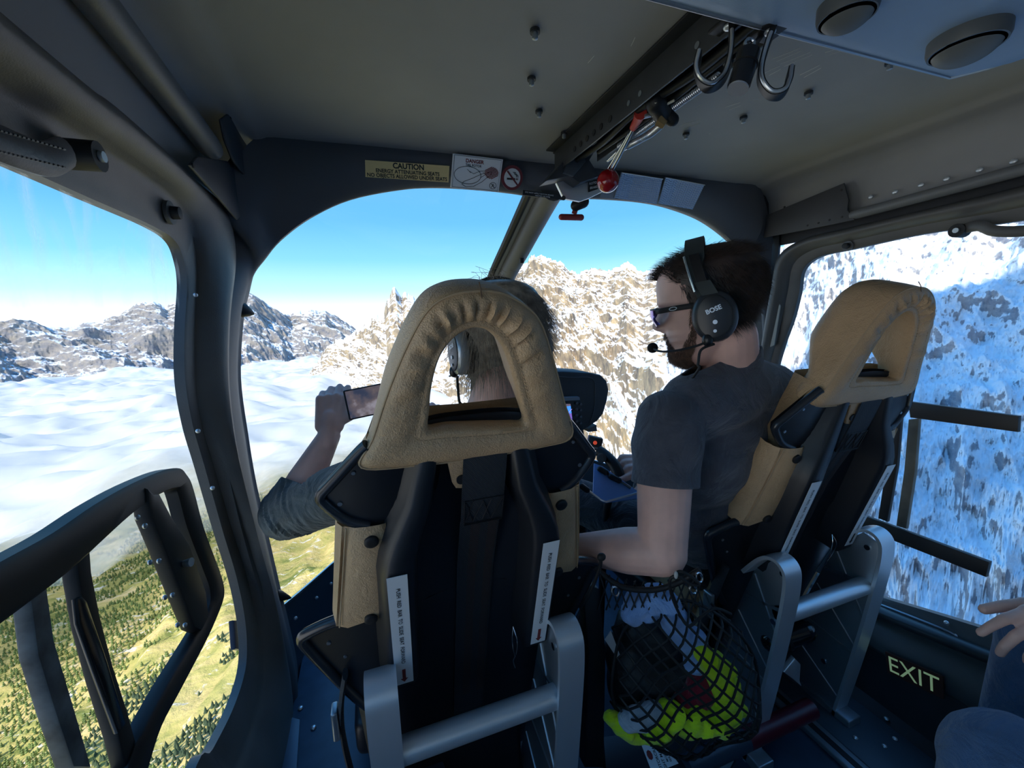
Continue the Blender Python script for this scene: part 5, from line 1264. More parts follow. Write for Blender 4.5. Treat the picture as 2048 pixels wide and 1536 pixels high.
fit_text('NO OBJECTS ALLOWED UNDER SEATS', Q, n, ax, ay, .5, .84, wq*.96, hh*.32, M_INK, t, .025)
t, Q, n, ax, ay = placard('danger_placard', 'white DANGER TAIL ROTOR placard with a helicopter outline on the front roof band', [(906, 307), (1006, 319), (997, 384), (901, 375)], mat('placard_white', (.92, .92, .93), .5))
wq = (Q[1]-Q[0]).length; hh = (Q[0]-Q[3]).length
fit_text('DANGER', Q, n, ax, ay, .44, .16, wq*.36, hh*.15, M_REDINK, t, .03)
fit_text('TAIL ROTOR', Q, n, ax, ay, .42, .28, wq*.32, hh*.10, M_INK, t, .02)
def line(pts, r, mt, nm='drawing'): return part(nm, MB().tube([uv(Q, a, b_)+n*.0008 for a, b_ in pts], r, 5), mt, t)
line([(.0+.03, .03), (.97, .03), (.97, .97), (.03, .97), (.03, .03)], .0005, M_INK, 'border')
line([(.32+.27*math.cos(a), .58+.26*math.sin(a)) for a in np.linspace(0, 2*math.pi, 33)], .0006, M_INK)
line([(.22, .86), (.25, .78), (.42, .66), (.60, .50), (.72, .44), (.80, .42)], .0006, M_INK)
line([(.22, .86), (.30, .93), (.46, .90), (.62, .74), (.74, .56), (.80, .46)], .0006, M_INK)
line([(.34, .45), (.44, .52), (.56, .42), (.66, .40)], .0005, M_INK)
line([(.30, .40), (.38, .50)], .0005, M_INK); line([(.58, .62), (.70, .48)], .0005, M_INK); line([(.62, .44), (.72, .54)], .0005, M_INK)
mbh = MB()
for k in range(11):
    f_ = -1+2*k/10; half = math.sqrt(max(0, 1-f_*f_))
    mbh.tube([uv(Q, .80+.15*(f_*.6-half*.75), .44+.20*(f_*.8+half*.6)*.9)+n*.0009, uv(Q, .80+.15*(f_*.6+half*.75), .44+.20*(f_*.8-half*.6)*.9)+n*.0009], .0011, 5)
part('hatching', mbh, M_REDINK, t)
line([(.86+.07*math.cos(a), .82+.10*math.sin(a)) for a in np.linspace(0, 2*math.pi, 21)], .0006, M_INK); line([(.81, .75), (.91, .89)], .0006, M_INK); line([(.86, .76), (.86, .82), (.83, .88)], .0008, M_INK); line([(.83, .80), (.89, .80)], .0006, M_INK); line([(.86, .82), (.89, .88)], .0008, M_INK)
# no smoking roundel
Q = quad([(1003, 333), (1046, 336), (1044, 378), (1003, 375)]); c = uv(Q, .5, .5); n = (Q[1]-Q[0]).cross(Q[0]-Q[3]).normalized(); n = n if n.y < 0 else -n
ax = (Q[1]-Q[0]).normalized(); ay = ax.cross(n); ay = ay if ay.z > 0 else -ay; R_ = (Q[1]-Q[0]).length/2
t = thing('no_smoking_sign', 'round no smoking roundel with a dark red rim next to the danger placard', 'sign', c)
def disc(r0, d0, d1, nn=40): return MB().tube([c+n*d0, c+n*d1], r0, nn)
part('rim', disc(R_, -.002, .001), mat('rim_red', (.17, .03, .04), .5), t); part('face', disc(R_*.76, 0, .0016), M_WHITE, t)
def bx(u, v_, w_, h_, mt, nm, rot=0, d=.0022):
    a2 = ax*math.cos(rot)+ay*math.sin(rot); b2 = ay*math.cos(rot)-ax*math.sin(rot); o = c+ax*u*R_+ay*v_*R_
    part(nm, MB().prism([o-a2*w_*R_-b2*h_*R_+n*d, o+a2*w_*R_-b2*h_*R_+n*d, o+a2*w_*R_+b2*h_*R_+n*d, o-a2*w_*R_+b2*h_*R_+n*d], n*.0003), mt, t, smooth=False)
bx(-.12, -.08, .38, .075, M_INK, 'cigarette'); bx(.38, -.08, .04, .075, M_INK, 'cigarette_tip'); bx(.50, -.08, .04, .075, M_INK, 'cigarette_tip'); bx(0, 0, .74, .07, mat('rim_red', (.17, .03, .04), .5), 'slash', -.8, .0026)
for k in (0, .14): part('smoke', MB().tube(crom([c+ax*R_*(x+k)+ay*R_*y+n*.0024 for x, y in [(.38, .06), (.36, .22), (.20, .30), (.12, .42), (.02, .46)]], 4), .0008, 5), M_INK, t)
# narrow black instruction plate
t, Q, n, ax, ay = placard('instruction_placard', 'narrow black placard with tiny white lettering above the centre post', [(1046, 380), (1124, 390), (1123, 399), (1045, 390)], M_INK)
fit_text('DO NOT APPLY ROTOR BRAKE', Q, n, ax, ay, .42, .35, (Q[1]-Q[0]).length*.72, .0045, M_WHITE, t, .01); fit_text('ABOVE 170 RPM', Q, n, ax, ay, .5, .80, (Q[1]-Q[0]).length*.38, .0045, M_WHITE, t, .01)
# quilted reflective pads
M_PAD = mat('pad_silver', (.46, .58, .78), .35, metal=.5)
def pad(label, px, seed):
    Q = quad(px, .004); n = (Q[1]-Q[0]).cross(Q[0]-Q[3]).normalized(); n = n if n.y < 0 else -n
    t = thing('reflective_pad', label, 'pad', uv(Q, .5, 1), 'reflective pads')
    N1, N2 = 90, 66; rows = []; rg = random.Random(seed)
    for i in range(N2+1):
        r = []
        for j in range(N1+1):
            u, v_ = j/N1, i/N2; cell = abs(math.sin(u*math.pi*17))*abs(math.sin((v_+.03*math.sin(u*30))*math.pi*13)); r.append(uv(Q, u, v_)+n*(.001+.0022*cell))
        rows.append(r)
    part('sheet', MB().grid(rows), M_PAD, t, angle=70)
    part('backing', MB().prism([q-n*.0005 for q in Q], -n*.003), M_ALUD, t, smooth=False)
    part('top_edge', MB().tube([uv(Q, 0, .02)+n*.003, uv(Q, 1, .02)+n*.003], .0016, 6), M_SHIN, t)
    g = MB()
    for k in range(1, 12): g.tube([uv(Q, .28, k/12)+n*.0034, uv(Q, .99, k/12)+n*.0034], .0004, 4)
    for k in range(1, 16): g.tube([uv(Q, .28+.71*k/16, .05)+n*.0034, uv(Q, .28+.71*k/16, .95)+n*.0034], .0004, 4)
    part('mesh_lines', g, M_WHITE, t, stuff=True)
pad('silver-blue quilted reflective pad next to the red ball knob', [(1243, 344), (1325, 357), (1313, 408), (1228, 396)], 1)
pad('silver-blue quilted reflective pad farther from the red ball knob', [(1331, 354), (1409, 369), (1385, 419), (1316, 407)], 2)
t, Q, n, ax, ay = placard('small_label', 'small grey label half hidden under the red ball knob', [(1205, 378), (1234, 381), (1230, 399), (1200, 395)], mat('label_grey', (.28, .32, .38), .5))

# ------------------------------------------------------------ overhead bin with two vents
bn_ = thing('overhead_bin', 'ribbed overhead console tinted with painted skylight at the upper right with two round vents', 'console', (.95, .25, .33))
M_BIN = mat('bin_skylit_blue', (.26, .38, .56), .5, bump=(260, .5, 'weave', .0006), var=(5, .08))  # blue skylight is put into the base colour
rows = []
for x in np.linspace(.30, 1.30, 40):
    yf = .455+.0*x; e = sm((1.02-x)/.10) if x > .92 else 1.0; sd_ = 1-.55*(1-e)
    rows.append([V((x, -.6, .44)), V((x, -.6, .36)), V((x, .10, .352)), V((x, .455*e+.16*(1-e)-.03, .356)), V((x, .455*e+.16*(1-e)-.008, .362)), V((x, .455*e+.16*(1-e), .372)), V((x, .455*e+.16*(1-e)+.01, .44))])
part('shell', MB().grid(rows), M_BIN, bn_, angle=60)
part('edge_trim', MB().tube([r[4]+V((0, .002, 0)) for r in rows], .0028, 8), M_ALUD, bn_)
def vent(px, py, r, label):
    c = onZ(px, py, .348); v_ = thing('air_vent', label, 'vent', c, 'round vents in the overhead console')
    part('ring', MB().tube([c+V((0, 0, .012)), c+V((0, 0, -.004)), c+V((0, 0, -.010)), c+V((0, 0, -.010)), c+V((0, 0, -.002))], [r*1.12, r*1.12, r*1.06, r*1.0, r*.97], 40), mat('vent_grey', (.085, .095, .10), .45), v_)
    A_ = basis(60, -14); part('flap', MB().ell(c+V((0, 0, -.006)), (r*.97, r*.97, r*.42), A_, nu=32, nv=12), mat('vent_flap', (.12, .13, .13), .5), v_)
vent(1695, 18, .027, 'round grey air vent at the top edge of the picture'); vent(1935, 82, .036, 'round grey air vent closest to the right edge')
# ------------------------------------------------------------ sliding window frames fixed on the door panes
def bar(a, b_, w_, X, mt=M_BLK, th=.016, inside=1):
    """bar lying on the pane between two picture points, w_ in metres"""
    p, q = onX(*a, X), onX(*b_, X); d = (q-p).normalized(); s_ = d.cross(V((1, 0, 0))).normalized()*w_/2
    return MB().prism([p+s_, q+s_, q-s_, p-s_], (th*inside, 0, 0), bev=.003)
sf = thing('sliding_window_frame', 'black frame of the sliding window on the port door pane', 'window frame', onX(400, 1300, -.305))
XP = -.309
fo_ = [(-420, 1350), (-200, 1215), (-60, 1136), (60, 1073), (150, 1015), (230, 972), (300, 944), (335, 940), (350, 955), (362, 985), (383, 1060), (410, 1130), (424, 1170), (425, 1200), (405, 1250), (380, 1300), (330, 1390), (290, 1460), (262, 1540), (230, 1640)]
fi_ = [(-420, 1520), (-200, 1360), (-60, 1262), (10, 1212), (75, 1165), (135, 1116), (205, 1052), (268, 1004), (318, 982), (330, 990), (350, 1060), (382, 1140), (397, 1180), (398, 1210), (385, 1243), (360, 1285), (300, 1380), (245, 1480), (215, 1560), (180, 1660)]
rows = []
for a, b_ in zip(crom([onX(*p, XP) for p in fo_], 4), crom([onX(*p, XP) for p in fi_], 4)):
    rows.append([a, a+V((.016, 0, 0)), a.lerp(b_, .12)+V((.020, 0, 0)), a.lerp(b_, .88)+V((.020, 0, 0)), b_+V((.016, 0, 0)), b_])
part('frame', MB().grid(rows, cu=True, caps=True), M_BLK, sf, angle=50)
def pl(px, mt, nm, x0=XP, th=.014, bev=.002, lab=None): return part(nm, MB().prism([onX(*p, x0) for p in px], (th, 0, 0), bev=bev), mt, sf, lab)
pl([(118, 1090), (145, 1080), (150, 1150), (168, 1240), (195, 1340), (225, 1430), (245, 1500), (250, 1560), (225, 1560), (205, 1480), (170, 1370), (140, 1260), (122, 1160)], M_BLK, 'bar')
pl([(140, 1200), (150, 1195), (160, 1205), (200, 1320), (240, 1450), (225, 1470), (180, 1350), (145, 1250)], mat('dark_glossy', (.01, .01, .012), .2), 'slide_handle', XP+.014, .006)
pl([(20, 1205), (54, 1180), (70, 1290), (110, 1420), (148, 1545), (110, 1545), (70, 1430), (35, 1320)], mat('worn_bar', (.10, .115, .12), .55, var=(40, .6)), 'worn_bar')
pl([(258, 980), (272, 992), (285, 992), (312, 1040), (350, 1095), (385, 1190), (390, 1240), (375, 1268), (360, 1262), (325, 1180), (290, 1095), (266, 1040)], M_BLK, 'catch_housing', XP+.004, .02, .004)
for q in [(275, 1035), (290, 1052), (300, 1125), (318, 1122), (330, 1195), (345, 1190), (355, 1250), (370, 1250)]:
    p = onX(*q, XP+.024); part('screw', MB().ell(p, (.003, .0035, .0035), nu=8, nv=5), M_ALUD, sf)
a_, b_ = onX(361, 1128, XP+.02), onX(383, 1124, XP+.035); part('latch_pin', MB().tube([a_, b_], [.004, .0065], 12), M_SHIN, sf, 'bright metal pin')
s2 = thing('sliding_window_frame', 'dark bars of the sliding window on the starboard door pane', 'window frame', onX(1980, 1140, 1.40))
def pr_(px, mt, nm, x0=1.406, th=-.014, bev=.002): return part(nm, MB().prism([onX(*p, x0) for p in px], (th, 0, 0), bev=bev), mt, s2)
M_BRN = mat('brown_bar', (.035, .027, .024), .5); M_BRL = mat('bronze_bar', (.20, .17, .13), .45, metal=.3, var=(12, .4))
pr_([(1822, 802), (2044, 831), (2042, 863), (1826, 834)], M_BRN, 'rail')
pr_([(1735, 1030), (1985, 1122), (1978, 1152), (1722, 1052)], M_BRN, 'rail')
pr_([(1787, 840), (1808, 836), (1800, 930), (1780, 1042), (1762, 1035), (1778, 930)], M_BRN, 'upright')
pr_([(1823, 838), (1844, 836), (1836, 940), (1818, 1056), (1798, 1050), (1814, 940)], M_BRL, 'upright')

sc_m = mat('scratch', (.55, .55, .54), .6); sm_ = MB(); rg = random.Random(12)
def scratch(px, r=.0005): sm_.tube([onZ(*p, .4395 if True else 0)+V((0, 0, .0)) for p in px], r, 4)
for a, b_ in [((1176, 126), (1188, 112)), ((1262, 92), (1270, 75)), ((1360, 252), (1398, 240)), ((1418, 268), (1421, 266)), ((1545, 118), (1600, 96)), ((1560, 128), (1622, 104)), ((1530, 146), (1560, 132)), ((1600, 150), (1640, 130)), ((1450, 215), (1480, 205)), ((1500, 200), (1520, 197)), ((1488, 172), (1500, 168)), ((1390, 218), (1402, 208)), ((1650, 105), (1680, 96))]:
    m1 = ((a[0]+b_[0])/2+rg.uniform(-2, 2), (a[1]+b_[1])/2+rg.uniform(-1, 1)); scratch([a, m1, b_])
    if abs(a[0]-b_[0]) > 25: scratch([(a[0]+8, a[1]+5), (b_[0]+2, b_[1]+6)], .0004)
o_ = part('scratch_marks', sm_, sc_m, ceil); o_['kind'] = 'stuff'
# ------------------------------------------------------------ instrument panel
ip = thing('instrument_panel', 'dark hooded instrument panel with a lit flight display beyond the port seat', 'instrument panel', (.60, 1.5, -1.15))
YI = 1.46
ho = [(1010, 742), (1100, 742), (1130, 742), (1180, 745), (1203, 750), (1215, 762), (1219, 780), (1216, 800), (1208, 828), (1196, 843), (1178, 855), (1168, 862), (1164, 880), (1160, 905), (1000, 905)]
part('hood', MB().prism([onY(*p, YI) for p in ho], (0, .16, 0), bev=.012), mat('hood_black', (.022, .022, .024), .6, bump=(500, .3)), ip)
part('hood_piping', MB().tube(crom([onY(*p, YI-.001) for p in [(1100, 751), (1140, 755), (1185, 757), (1190, 790), (1188, 820), (1180, 846)]], 4), .0014, 6), mat('piping_grey', (.08, .085, .09), .6), ip)
bz = [(1040, 796), (1095, 793), (1160, 797), (1172, 900), (1030, 900)]
part('bezel', MB().prism([onY(*p, YI-.035) for p in bz], (0, .03, 0), bev=.003), M_BLK, ip)
part('top_rail', MB().prism([onY(*p, YI-.040) for p in [(1095, 796), (1159, 794), (1160, 800), (1095, 804)]], (0, .02, 0)), mat('panel_grey', (.16, .2, .24), .4), ip)
def disp_mat():
    m_ = bpy.data.materials.new('flight_display'); m_.use_nodes = True; n = m_.node_tree; b = n.nodes['Principled BSDF']; L = n.links.new
    tc = n.nodes.new('ShaderNodeTexCoord'); sp = n.nodes.new('ShaderNodeSeparateXYZ'); L(tc.outputs['Generated'], sp.inputs[0])
    r = n.nodes.new('ShaderNodeValToRGB'); r.color_ramp.interpolation = 'CONSTANT'; e = r.color_ramp.elements
    e[0].position = 0; e[0].color = (.10, .05, .30, 1); e[1].position = .60; e[1].color = (.05, .25, .75, 1); q = e.new(.82); q.color = (.10, .08, .12, 1); q = e.new(.45); q.color = (.16, .10, .42, 1)
    L(sp.outputs['Z'], r.inputs[0]); L(r.outputs[0], b.inputs['Emission Color']); b.inputs['Emission Strength'].default_value = .7; b.inputs['Base Color'].default_value = (.01, .01, .02, 1); b.inputs['Roughness'].default_value = .1; return m_
sc_ = part('screen', MB().prism([onY(*p, YI-.037) for p in [(1060, 808), (1141, 808), (1148, 866), (1062, 866)]], (0, .001, 0)), disp_mat(), ip, smooth=False)
g = MB()
for a, b_ in [((1100, 838), (1122, 822)), ((1122, 822), (1143, 840)), ((1108, 856), (1144, 818)), ((1118, 812), (1120, 860)), ((1132, 812), (1135, 862)), ((1112, 830), (1126, 836))]: g.tube([onY(*a, YI-.0385), onY(*b_, YI-.0385)], .0007, 4)
part('symbols', g, mat('symbol_magenta', (.7, .3, .7), .4, emis=((.8, .35, .8), .5)), sc_)
for j, (px, pys) in enumerate([(1153, (806, 818, 830, 842, 854, 866, 878, 888)), (1161, (808, 820, 833, 846, 859, 872, 884))]):
    for py in pys:
        p = onY(px, py, YI-.036); part('button', MB().tube([p, p+V((0, -.006, 0))], .0048 if j else .0055, 10), mat('button_grey', (.07, .08, .09), .4), ip)
p = onY(1156, 855, YI-.036); part('rotary_knob', MB().tube([p, p+V((0, -.014, 0))], .011, 18), M_BLK, ip)
part('side_switch_box', MB().prism([onY(*p, YI+.02) for p in [(1176, 858), (1193, 850), (1194, 862), (1177, 864)]], (0, .05, 0)), mat('switch_grey', (.08, .085, .09), .5), ip)
part('pedestal', MB().prism([V((.43, 1.50, -.30)), V((.70, 1.50, -.30)), V((.68, 1.48, -1.15)), V((.45, 1.48, -1.15))], (0, .14, 0), bev=.01), M_BLK, ip)
# little box camera with a red lens
cb = thing('box_camera', 'small grey box camera with a red lens mounted beside the instrument panel', 'camera', D(1188, 900, 1.32))
cc = D(1189, 886, 1.32); Ab = basis(25, -8, -12)
part('body', MB().box(cc, (.046, .032, .042), Ab, bev=.004), mat('camera_grey', (.05, .06, .06), .4), cb)
fn = -(Ab@V((0, 1, 0))); part('lens', MB().tube([cc+fn*.015+V((0, 0, .004)), cc+fn*.020+V((0, 0, .004))], .0085, 18), M_BLK, cb)
part('lens_glass', MB().ell(cc+fn*.0195+V((0, 0, .004)), (.0065, .003, .0065), Ab), mat('lens_red', (.5, .04, .02), .1, emis=((.8, .1, .05), .25)), cb)
part('lettering', text_mb('REMOTE', cc+fn*.0163+Ab@V((0, 0, -.013)), Ab@V((1, 0, 0)), Ab@V((0, 0, 1)), .006, bold=.02, thick=.0004), M_WHITE, cb, smooth=False)
part('bracket', MB().box(cc+Ab@V((-.03, .0, -.012)), (.022, .006, .036), Ab, bev=.001), M_SHIN, cb)
part('arm', MB().tube([cc+V((0, .02, -.02)), cc+V((-.02, .10, -.05))], .006, 8), M_BLK, cb)
# control stick in the man's hand
cs = thing('control_stick', 'black control stick with a round-ended grip in front of the man', 'stick', V((.70, 1.15, -1.15)))
part('grip', MB().tube(crom([D(1198, 902, 1.22), D(1212, 912, 1.20), D(1228, 930, 1.17), D(1238, 952, 1.15), D(1240, 985, 1.14)], 5), .0165, 16), M_BLK, cs)
ec = D(1203, 916, 1.15); rdv = V(ray(1203, 916)).normalized(); part('end_cap', MB().tube([ec+rdv*.04, ec, ec-rdv*.002], [.0135, .0135, .010], 22), mat('cap_grey', (.10, .105, .11), .4), cs)
part('stick', MB().tube(crom([D(1240, 985, 1.14), V((.68, 1.08, -.62)), V((.70, 1.15, -1.12))], 6), .012, 12), M_BLK, cs)
# kneeboard on the man's lap, its blue a painted sky reflection
n_ = V((-.12, -.60, .79)).normalized(); c0 = D(1222, 972, 1.10)
kb = thing('tablet', 'tablet with a painted blue sky reflection clamped on the lap of the man', 'tablet', c0)
kp = [onP(*p, c0, n_) for p in [(1188, 926), (1205, 932), (1290, 992), (1278, 996), (1212, 1004), (1203, 1001), (1186, 985)]]
part('screen', MB().prism(kp, -n_*.008, bev=.0015), mat('tablet_sky_reflection', (.17, .34, .72), .25, coat=.3), kb)
part('edge', MB().tube([onP(*p, c0, n_)+n_*.001 for p in [(1150, 964), (1172, 978), (1203, 1001), (1212, 1004), (1280, 985)]], .003, 8), M_SHIN, kb)
for a, b_ in (((1200, 938), (1212, 945)), ((1222, 953), (1238, 961)), ((1163, 972), (1174, 980))):
    part('clamp', MB().cap(onP(*a, c0+n_*.006, n_), onP(*b_, c0+n_*.006, n_), .008, .008, 10), M_BLK, kb)
part('clamp_rail', MB().tube([onP(*p, c0+n_*.004, n_) for p in [(1200, 936), (1225, 953), (1262, 976)]], .0035, 8), mat('rail_dark', (.08, .09, .10), .35, metal=.6), kb)

# ------------------------------------------------------------ cargo net between the seats and what it holds
CB = Matrix((V((CM[0][0], CM[1][0], CM[2][0])), V((CM[0][1], CM[1][1], CM[2][1])), V((CM[0][2], CM[1][2], CM[2][2])))).transposed()
def lump(pts, vox=.006, smth=3, amp=.004, fr=60, seed=0):
    mb = MB()
    for p, q, r0, r1 in pts: mb.cap(p, q, r0, r1, 12)
    mb = fuse(mb, vox, smth); rg = random.Random(seed); a, b_, c = rg.uniform(0, 6), rg.uniform(0, 6), rg.uniform(0, 6)
    for i, v in enumerate(mb.v):
        d = math.sin(v.x*fr+a+2.2*math.sin(v.z*fr*.6+b_))*math.sin(v.z*fr*.7+c+1.5*math.sin(v.x*fr*.8))
        mb.v[i] = v+V((.3, -1, .4))*amp*d*.6
    # sharp creases along the surface normal
    bm = bmesh.new(); bv = [bm.verts.new(v) for v in mb.v]
    for f in mb.f:
        try: bm.faces.new([bv[j] for j in f])
        except ValueError: pass
    bm.normal_update(); P = np.array([tuple(v) for v in mb.v])
    q = P@np.array([[.9, .2], [.3, -.4], [-.2, .95]])*fr*.20+seed*3.7
    k = 1-2.6*np.abs(perlin(q[:, 0], q[:, 1], seed))+.35*(1-2.6*np.abs(perlin(q[:, 0]*2.1+5, q[:, 1]*1.3, seed+3)))
    mb.v = [v+bv[i].normal*float(k[i])*amp*1.7 for i, v in enumerate(mb.v)]; bm.free()
    return mb
def path_lump(px, r, dep, **k):
    P_ = [D(x, y, dep if not isinstance(dep, list) else dep[i]) for i, (x, y) in enumerate(px)]; r_ = r if isinstance(r, list) else [r]*len(P_)
    return lump([(P_[i], P_[i+1], r_[i], r_[i+1]) for i in range(len(P_)-1)], **k)
solo('dark_bag', path_lump([(1270, 1260), (1310, 1290), (1340, 1340), (1330, 1390), (1270, 1370), (1260, 1310), (1300, 1340)], [.05, .06, .062, .05, .055, .05, .07], .96, amp=.006, fr=45, seed=2), mat('bag_black', (.014, .015, .018), .45, bump=(90, .5, 'noise', .004)), 'shiny black bag in the middle of the cargo net', 'bag')
M_BLUEC = cloth('light_blue_cloth', (.32, .50, .85)); M_HV = cloth('hi_vis_yellow', (.70, 1.0, .02)); M_REDC = cloth('dark_red_cloth', (.30, .02, .04)); M_WHC = cloth('reflective_band', (.50, .55, .62))
solo('blue_cloth', path_lump([(1262, 1228), (1272, 1210), (1290, 1222), (1308, 1195), (1325, 1200), (1342, 1225), (1356, 1252), (1365, 1275), (1385, 1282), (1392, 1300), (1388, 1325)], [.022, .024, .018, .024, .022, .024, .024, .022, .026, .024, .018], .89, amp=.0045, fr=110, seed=4), M_BLUEC, 'crumpled light blue cloth at the top of the cargo net', 'cloth')
solo('red_cloth', path_lump([(1365, 1405), (1395, 1395), (1405, 1370), (1412, 1395), (1425, 1412)], [.018, .026, .026, .022, .014], .885, amp=.004, fr=120, seed=5), M_REDC, 'dark red cloth between the black bag and the yellow vest', 'cloth')
hv = thing('safety_vest', 'bright yellow safety vest bulging out of the lower corner of the cargo net', 'vest', D(1340, 1475, .87))
part('fabric', path_lump([(1408, 1305), (1425, 1320), (1440, 1350), (1452, 1390), (1482, 1420), (1445, 1408), (1470, 1450), (1420, 1448), (1395, 1430), (1370, 1440), (1340, 1430), (1320, 1450), (1300, 1465), (1320, 1478)], [.012, .022, .020, .026, .005, .024, .005, .022, .024, .028, .026, .024, .018, .006], .865, vox=.0035, smth=2, amp=.0052, fr=95, seed=8), M_HV, hv)
part('fabric', path_lump([(1218, 1435), (1240, 1452), (1270, 1470), (1300, 1468)], [.010, .018, .014, .012], .875, vox=.005, amp=.004, fr=120, seed=9), M_HV, hv)
part('fabric', path_lump([(1440, 1330), (1462, 1342)], [.014, .012], .86, vox=.004, amp=.002, fr=100), M_HV, hv)
part('reflective_band', path_lump([(1258, 1440), (1285, 1435), (1310, 1420)], [.017, .020, .016], .862, vox=.004, amp=.003, fr=100, seed=10), M_WHC, hv, 'grey-white reflective band')
solo('paper_sheet', MB().prism([D(*p) for p in [(1210, 1280, .93), (1222, 1262, .93), (1240, 1310, .92), (1238, 1322, .92)]], (.0, .002, 0)), M_WHITE, 'crumpled white paper at the port edge of the cargo net', 'paper', smooth=False)
# the net: diamond mesh wrapped over the load
nc = D(1335, 1312, .955); NR = (.172, .172, .124)
def npnt(a, b_):
    """a across, b up, in -1..1"""
    s = a*1.15; t_ = b_*1.15; r2 = min(.995, s*s*.62+t_*t_*.62); d = math.sqrt(max(0, 1-r2**2.6))
    bulge = .012*math.sin(a*5+b_*4)
    w_ = 1.0+.0*b_
    return nc+CB@V((NR[0]*s*w_*.80*(1-.10*b_)+.012*(1-b_), NR[1]*t_*.80, -(NR[2]*d+bulge)))
net = MB(); NN = 9
for fam in (1, -1):
    for k in range(-NN, NN+1):
        c0_ = k/NN*1.9; pts = []
        for s in np.linspace(-1.25, 1.25, 26):
            a = s; b_ = fam*s+c0_
            if abs(a) <= 1.02 and abs(b_) <= 1.02 and a*a+b_*b_ < 1.35: pts.append(npnt(a, b_))
        if len(pts) > 2: net.tube(pts, .0026, 5)
nt2 = thing('cargo_net', 'black diamond-mesh cargo net stretched between the two front seats', 'net', D(1340, 1480, .95))
nn_ = part('mesh', net, M_RUB, nt2); nn_['kind'] = 'stuff'
part('rim_cord', MB().tube([npnt(.93*math.cos(a)*1.1, .93*math.sin(a)*1.1) for a in np.linspace(0, 2*math.pi, 60, endpoint=False)], .0035, 8, closed=True), M_RUB, nt2)
part('upper_edge', MB().tube(crom([D(1190, 1135, .88), D(1240, 1172, .86), D(1300, 1180, .85), D(1350, 1168, .84), D(1400, 1140, .82)], 6), .006, 10), M_RUB, nt2)
un = MB()
for k in range(12):
    x = 1200+k*17; un.tube([D(x, 1150+14*math.sin(k*.3), .865), D(x+20, 1215, .865)], .0018, 5); un.tube([D(x+20, 1150+14*math.sin(k*.3), .865), D(x-5, 1220, .865)], .0018, 5)
o_ = part('upper_mesh', un, M_RUB, nt2); o_['kind'] = 'stuff'
part('drawstring', MB().tube(crom([D(1350, 1148, .80), D(1362, 1143, .79), D(1385, 1155, .79), D(1398, 1168, .79), D(1380, 1168, .79), D(1355, 1152, .79), D(1340, 1160, .80), D(1343, 1190, .81), D(1360, 1230, .82), D(1378, 1252, .82), D(1400, 1235, .83), D(1430, 1217, .84), D(1462, 1228, .85)], 6), .0030, 8), M_RUB, nt2)
part('drawstring', MB().tube(crom([D(1203, 1115, .80), D(1198, 1140, .81), D(1180, 1185, .83), D(1160, 1215, .85)], 6), .0035, 8), M_RUB, nt2)
part('knot', MB().ell(D(1203, 1114, .80), (.009, .007, .008)), M_RUB, nt2)
part('knot', MB().ell(D(1352, 1150, .79), (.004, .004, .008)), mat('knot_white', (.5, .5, .48), .6), nt2)
for px, py, dd_ in ((1398, 1155, .80), (1230, 1183, .84), (1386, 1178, .81)):
    part('snap_hook', MB().tube(ringtube(D(px, py, dd_), V((.3, -1, .2)), .008, 0, 1.5), .0022, 6, closed=True), M_STEEL, nt2)
# dark side pockets framing the net
sp_ = thing('net_frame', 'dark upright panel along the port edge of the cargo net', 'panel', D(1180, 1500, .98))
part('upright', MB().prism([D(*p) for p in [(1163, 1165, .95), (1198, 1178, .95), (1212, 1300, .95), (1208, 1536, .97), (1170, 1536, .97), (1176, 1300, .95)]], (.0, .03, 0), bev=.003), M_SHELL, sp_)
part('side_sheet', MB().prism([D(*p) for p in [(1150, 1250, .98), (1172, 1205, .98), (1180, 1300, .99), (1170, 1330, .99)]], (0, .01, 0)), mat('sheet_blue', (.05, .08, .13), .4), sp_)
# black case under the net with a manual label
n3 = V((0, -.25, .97)).normalized(); c3 = D(1330, 1500, .99)
cs3 = thing('document_case', 'black document case with a white label on the floor under the cargo net', 'case', c3+V((0, 0, -.12)))
part('case', MB().prism([onP(*p, c3, n3) for p in [(1205, 1470), (1440, 1440), (1482, 1502), (1440, 1580), (1215, 1600)]], -n3*.10, bev=.01), mat('case_black', (.018, .022, .030), .35), cs3)
lq = [onP(*p, c3+n3*.001, n3) for p in [(1279, 1480), (1322, 1478), (1357, 1527), (1305, 1548)]]
lb = part('label', MB().prism(lq, n3*.0006), M_WHITE, cs3, 'white label with a small crest', smooth=False)
axl = (lq[0]-lq[3]).normalized()*1; ayl = n3.cross(axl)
c4 = (lq[0]+lq[1]+lq[2]+lq[3])/4
for s_, u_ in (('ROTORCRAFT', .006), ('FLIGHT MANUAL', -.006), ('MODEL:', -.016), ('SER. NO.', -.024)):
    part('lettering', text_mb(s_, c4+ayl*u_-axl*.006, axl, ayl, .0095 if u_ > -.01 else .007, bold=.015, thick=.001), M_INK, lb, smooth=False)
part('crest', MB().prism([c4+ayl*.021+axl*(.010*math.cos(a))*1.0+ayl*.007*math.sin(a)+n3*.001 for a in np.linspace(0, 2*math.pi, 8, endpoint=False)], n3*.0003), M_REDINK, lb, smooth=False)

